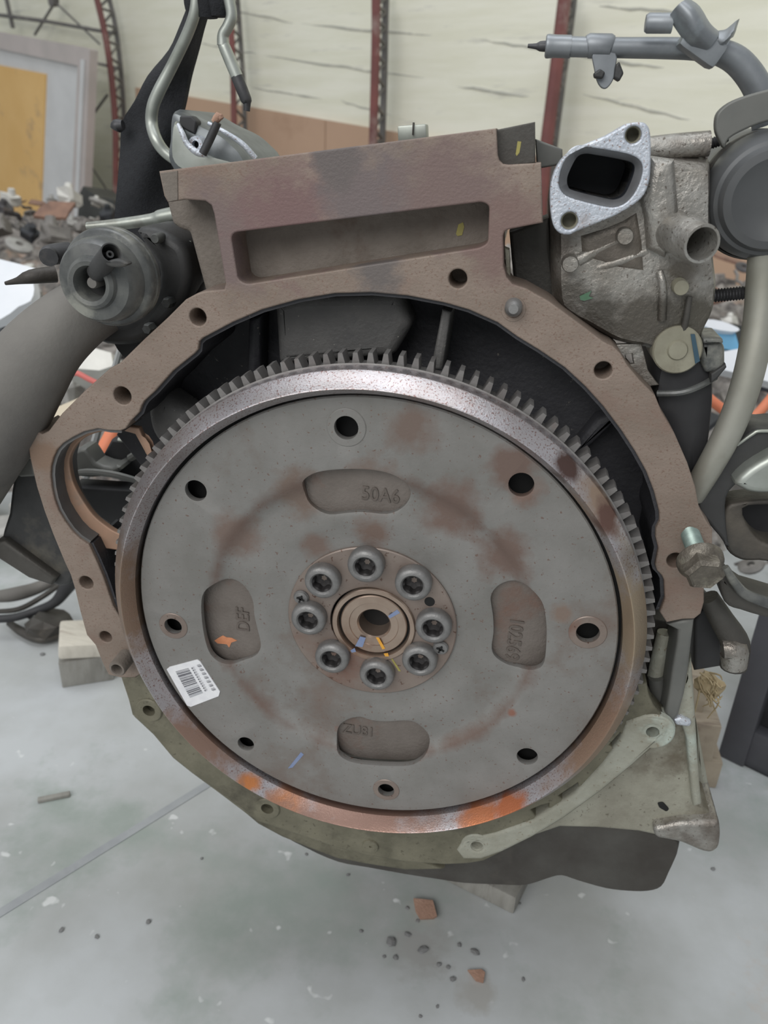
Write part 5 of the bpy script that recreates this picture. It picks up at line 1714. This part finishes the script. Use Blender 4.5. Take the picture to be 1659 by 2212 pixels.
def scatter(nn, x0, x1, y0, y1, seed, side, s0_=0.34, s1_=0.85):
    hr = random.Random(seed)
    made = 0
    for k in range(nn * 14):
        if made >= nn: break
        x, y = hr.uniform(x0, x1), hr.uniform(y0, y1)
        h = heap_h(x, y)
        s = hr.uniform(s0_, s1_)
        if h <= 0.002 or (Vector((x, y, 0)) - WA).dot(WNRM) < 0.45: continue
        rad = 0.062 * s
        if any((x - a) ** 2 + (y - b) ** 2 < (rad + r2) ** 2 for a, b, r2 in PLACED): continue
        mi = hr.choices(range(6), wts)[0]
        nm, m2, lb_, cat, grp, _ = hr.choice(bykm[mi])
        o = bpy.data.objects.new(nm, m2)
        COL.objects.link(o)
        o.scale = (s, s, s)
        o.rotation_euler = (hr.uniform(-0.5, 0.5), hr.uniform(-0.5, 0.5), hr.uniform(0, 6.28))
        mw = o.rotation_euler.to_matrix() * s
        pts_ = [mw @ v.co for v in m2.vertices]
        cxy = sum(pts_, Vector()) / len(pts_)
        rad = max(math.hypot(q.x - cxy.x, q.y - cxy.y) for q in pts_) * 0.92
        if any((x - a) ** 2 + (y - b) ** 2 < (rad + r2) ** 2 for a, b, r2 in PLACED):
            bpy.data.objects.remove(o, do_unlink=True)
            continue
        o.location = (x - cxy.x, y - cxy.y, FLOOR_Z + h - min(q.z for q in pts_))
        PLACED.append((x, y, rad))
        made += 1
        lab_ = lb_.replace('lying in the scrap heap', 'lying in the scrap heap %s the engine' % side)
        for w in ('broken grey metal', 'short bent', 'buckled metal', 'small grooved metal'):
            if lab_.startswith(w): lab_ = TONE[mi] + ' ' + lab_.replace(' grey', '', 1)
        tag(o, lab_, cat, TONE[mi] + ' ' + grp + ' ' + side + ' the engine')


scatter(290, -2.6, -0.26, 0.60, 2.45, 3, 'left of')
scatter(90, 0.42, 1.9, 0.75, 2.2, 4, 'right of')
scatter(190, -2.2, -0.26, 0.60, 2.45, 5, 'left of', 0.16, 0.36)
scatter(70, 0.42, 1.7, 0.75, 2.0, 6, 'right of', 0.16, 0.36)


# individual big pieces that can be told apart
def slab(name, label, cat, px, dist, thick, m, tilt=0.25):
    """free-standing panel whose front shows the given outline at a distance; leans back"""
    f, bk = [], []
    c = CAM + ray(sum(a for a, b in px) / len(px), sum(b for a, b in px) / len(px)) * dist
    nrm = Vector((0.1, -1, tilt)).normalized()
    for a, b in px:
        d = ray(a, b)
        p = CAM + d * ((c - CAM).dot(nrm) / d.dot(nrm))
        f.append(p)
        bk.append(p - nrm * thick)
    n = len(px)
    o = link(name, mesh_of(name, f + bk, [tuple(range(n)), tuple(range(2 * n - 1, n - 1, -1))] + [(i, (i + 1) % n, n + (i + 1) % n, n + i) for i in range(n)]), m)
    return tag(o, label, cat)


white_m = mat('white_panel', (236, 238, 242), (222, 226, 232), None, scale=6, rough=0.5)
blue_m = mat('sky_blue_panel', (96, 160, 200), (120, 176, 210), None, scale=6, rough=0.5)
cream_m = mat('cream_board', (206, 194, 172), (192, 180, 160), (170, 150, 130), scale=10, rough=0.7, c3_amt=0.3)
orange_m = mat('orange_hose', (226, 140, 104), (214, 124, 90), None, scale=20, rough=0.6)
pink_m = mat('pinkish_red_hose', (206, 110, 104), (190, 100, 92), None, scale=20, rough=0.6)
olive_m = mat('olive_black_part', (58, 60, 58), (44, 46, 44), None, scale=20, rough=0.6)
slab('white_panel', 'white car body panel lying at the left edge above the grey hose', 'panel', smooth_closed([(-60, 545), (0, 560), (60, 575), (82, 585), (70, 600), (74, 625), (66, 650), (40, 662), (0, 690), (-60, 690)], 2), 1.15, 0.02, white_m, 0.8)
slab('cream_board', 'cream board on the floor between the grey hose and the block flange', 'board', [(-40, 1000), (-40, 935), (60, 905), (150, 868), (215, 840), (180, 900), (90, 960), (20, 990)], 0.95, 0.02, cream_m, 1.6)
slab('grey_carton', 'pale grey crumpled box below the actuator', 'box', [(120, 770), (165, 740), (205, 752), (240, 762), (245, 790), (215, 800), (150, 795), (120, 800)], 1.2, 0.12, scrap_m[5], 0.6)
slab('white_panel', 'long white bumper strip behind the olive tube', 'panel', smooth_closed([(1525, 690), (1560, 694), (1595, 708), (1592, 716), (1560, 714), (1520, 704)], 2), 1.3, 0.04, white_m, 0.5)
slab('blue_panel', 'sky blue panel under the white bumper strip', 'panel', [(1505, 706), (1560, 714), (1588, 718), (1600, 760), (1500, 740)], 1.32, 0.03, blue_m, 0.4)
slab('white_panel', 'white panel lying right of the black electrical plug', 'panel', [(1560, 760), (1602, 752), (1680, 770), (1680, 830), (1610, 810), (1566, 800)], 1.28, 0.03, white_m, 0.6)
slab('dark_board', 'dark weathered board leaning behind the olive tube', 'board', [(1585, 700), (1680, 720), (1680, 760), (1580, 750)], 1.45, 0.03, olive_m, 0.3)
for lbl, pts, dist, m, r in (('pinkish red hose lying in the scrap below the actuator', [(142, 812), (165, 806), (190, 818), (215, 830)], 1.1, pink_m, 6),
                             ('orange hose at the right left of the olive tube', [(1525, 855), (1545, 872), (1572, 892)], 1.0, orange_m, 11),
                             ('orange hose at the right edge right of the olive tube', [(1625, 905), (1645, 885), (1670, 855)], 1.0, orange_m, 11)):
    q = [CAM + ray(a, b) * dist for a, b in pts]
    q2 = smooth_open([tuple(v) for v in q], 4)
    tag(link('hose_piece', tube_mesh('hose_piece', q2, [r * dist / F_PX] * len(q2), 10), m), lbl, 'hose')
q = [CAM + ray(a, b) * 0.85 for a, b in ((250, 925), (235, 955), (212, 992), (198, 1010))]
q2 = smooth_open([tuple(v) for v in q], 4)
tag(link('orange_tube', tube_mesh('orange_tube', q2, [0.009] * len(q2), 10), orange_m), 'orange tube seen through the starter opening', 'tube')
for lbl, px, dist in (('dark bundle in front of the foam wall left of the strap', smooth_closed([(172, 418), (190, 410), (215, 428), (245, 432), (254, 470), (256, 592), (170, 592)], 2), 3.3),):
    slab('tarp_bundle', lbl, 'bundle', px, dist, 0.3, olive_m, 0.1)
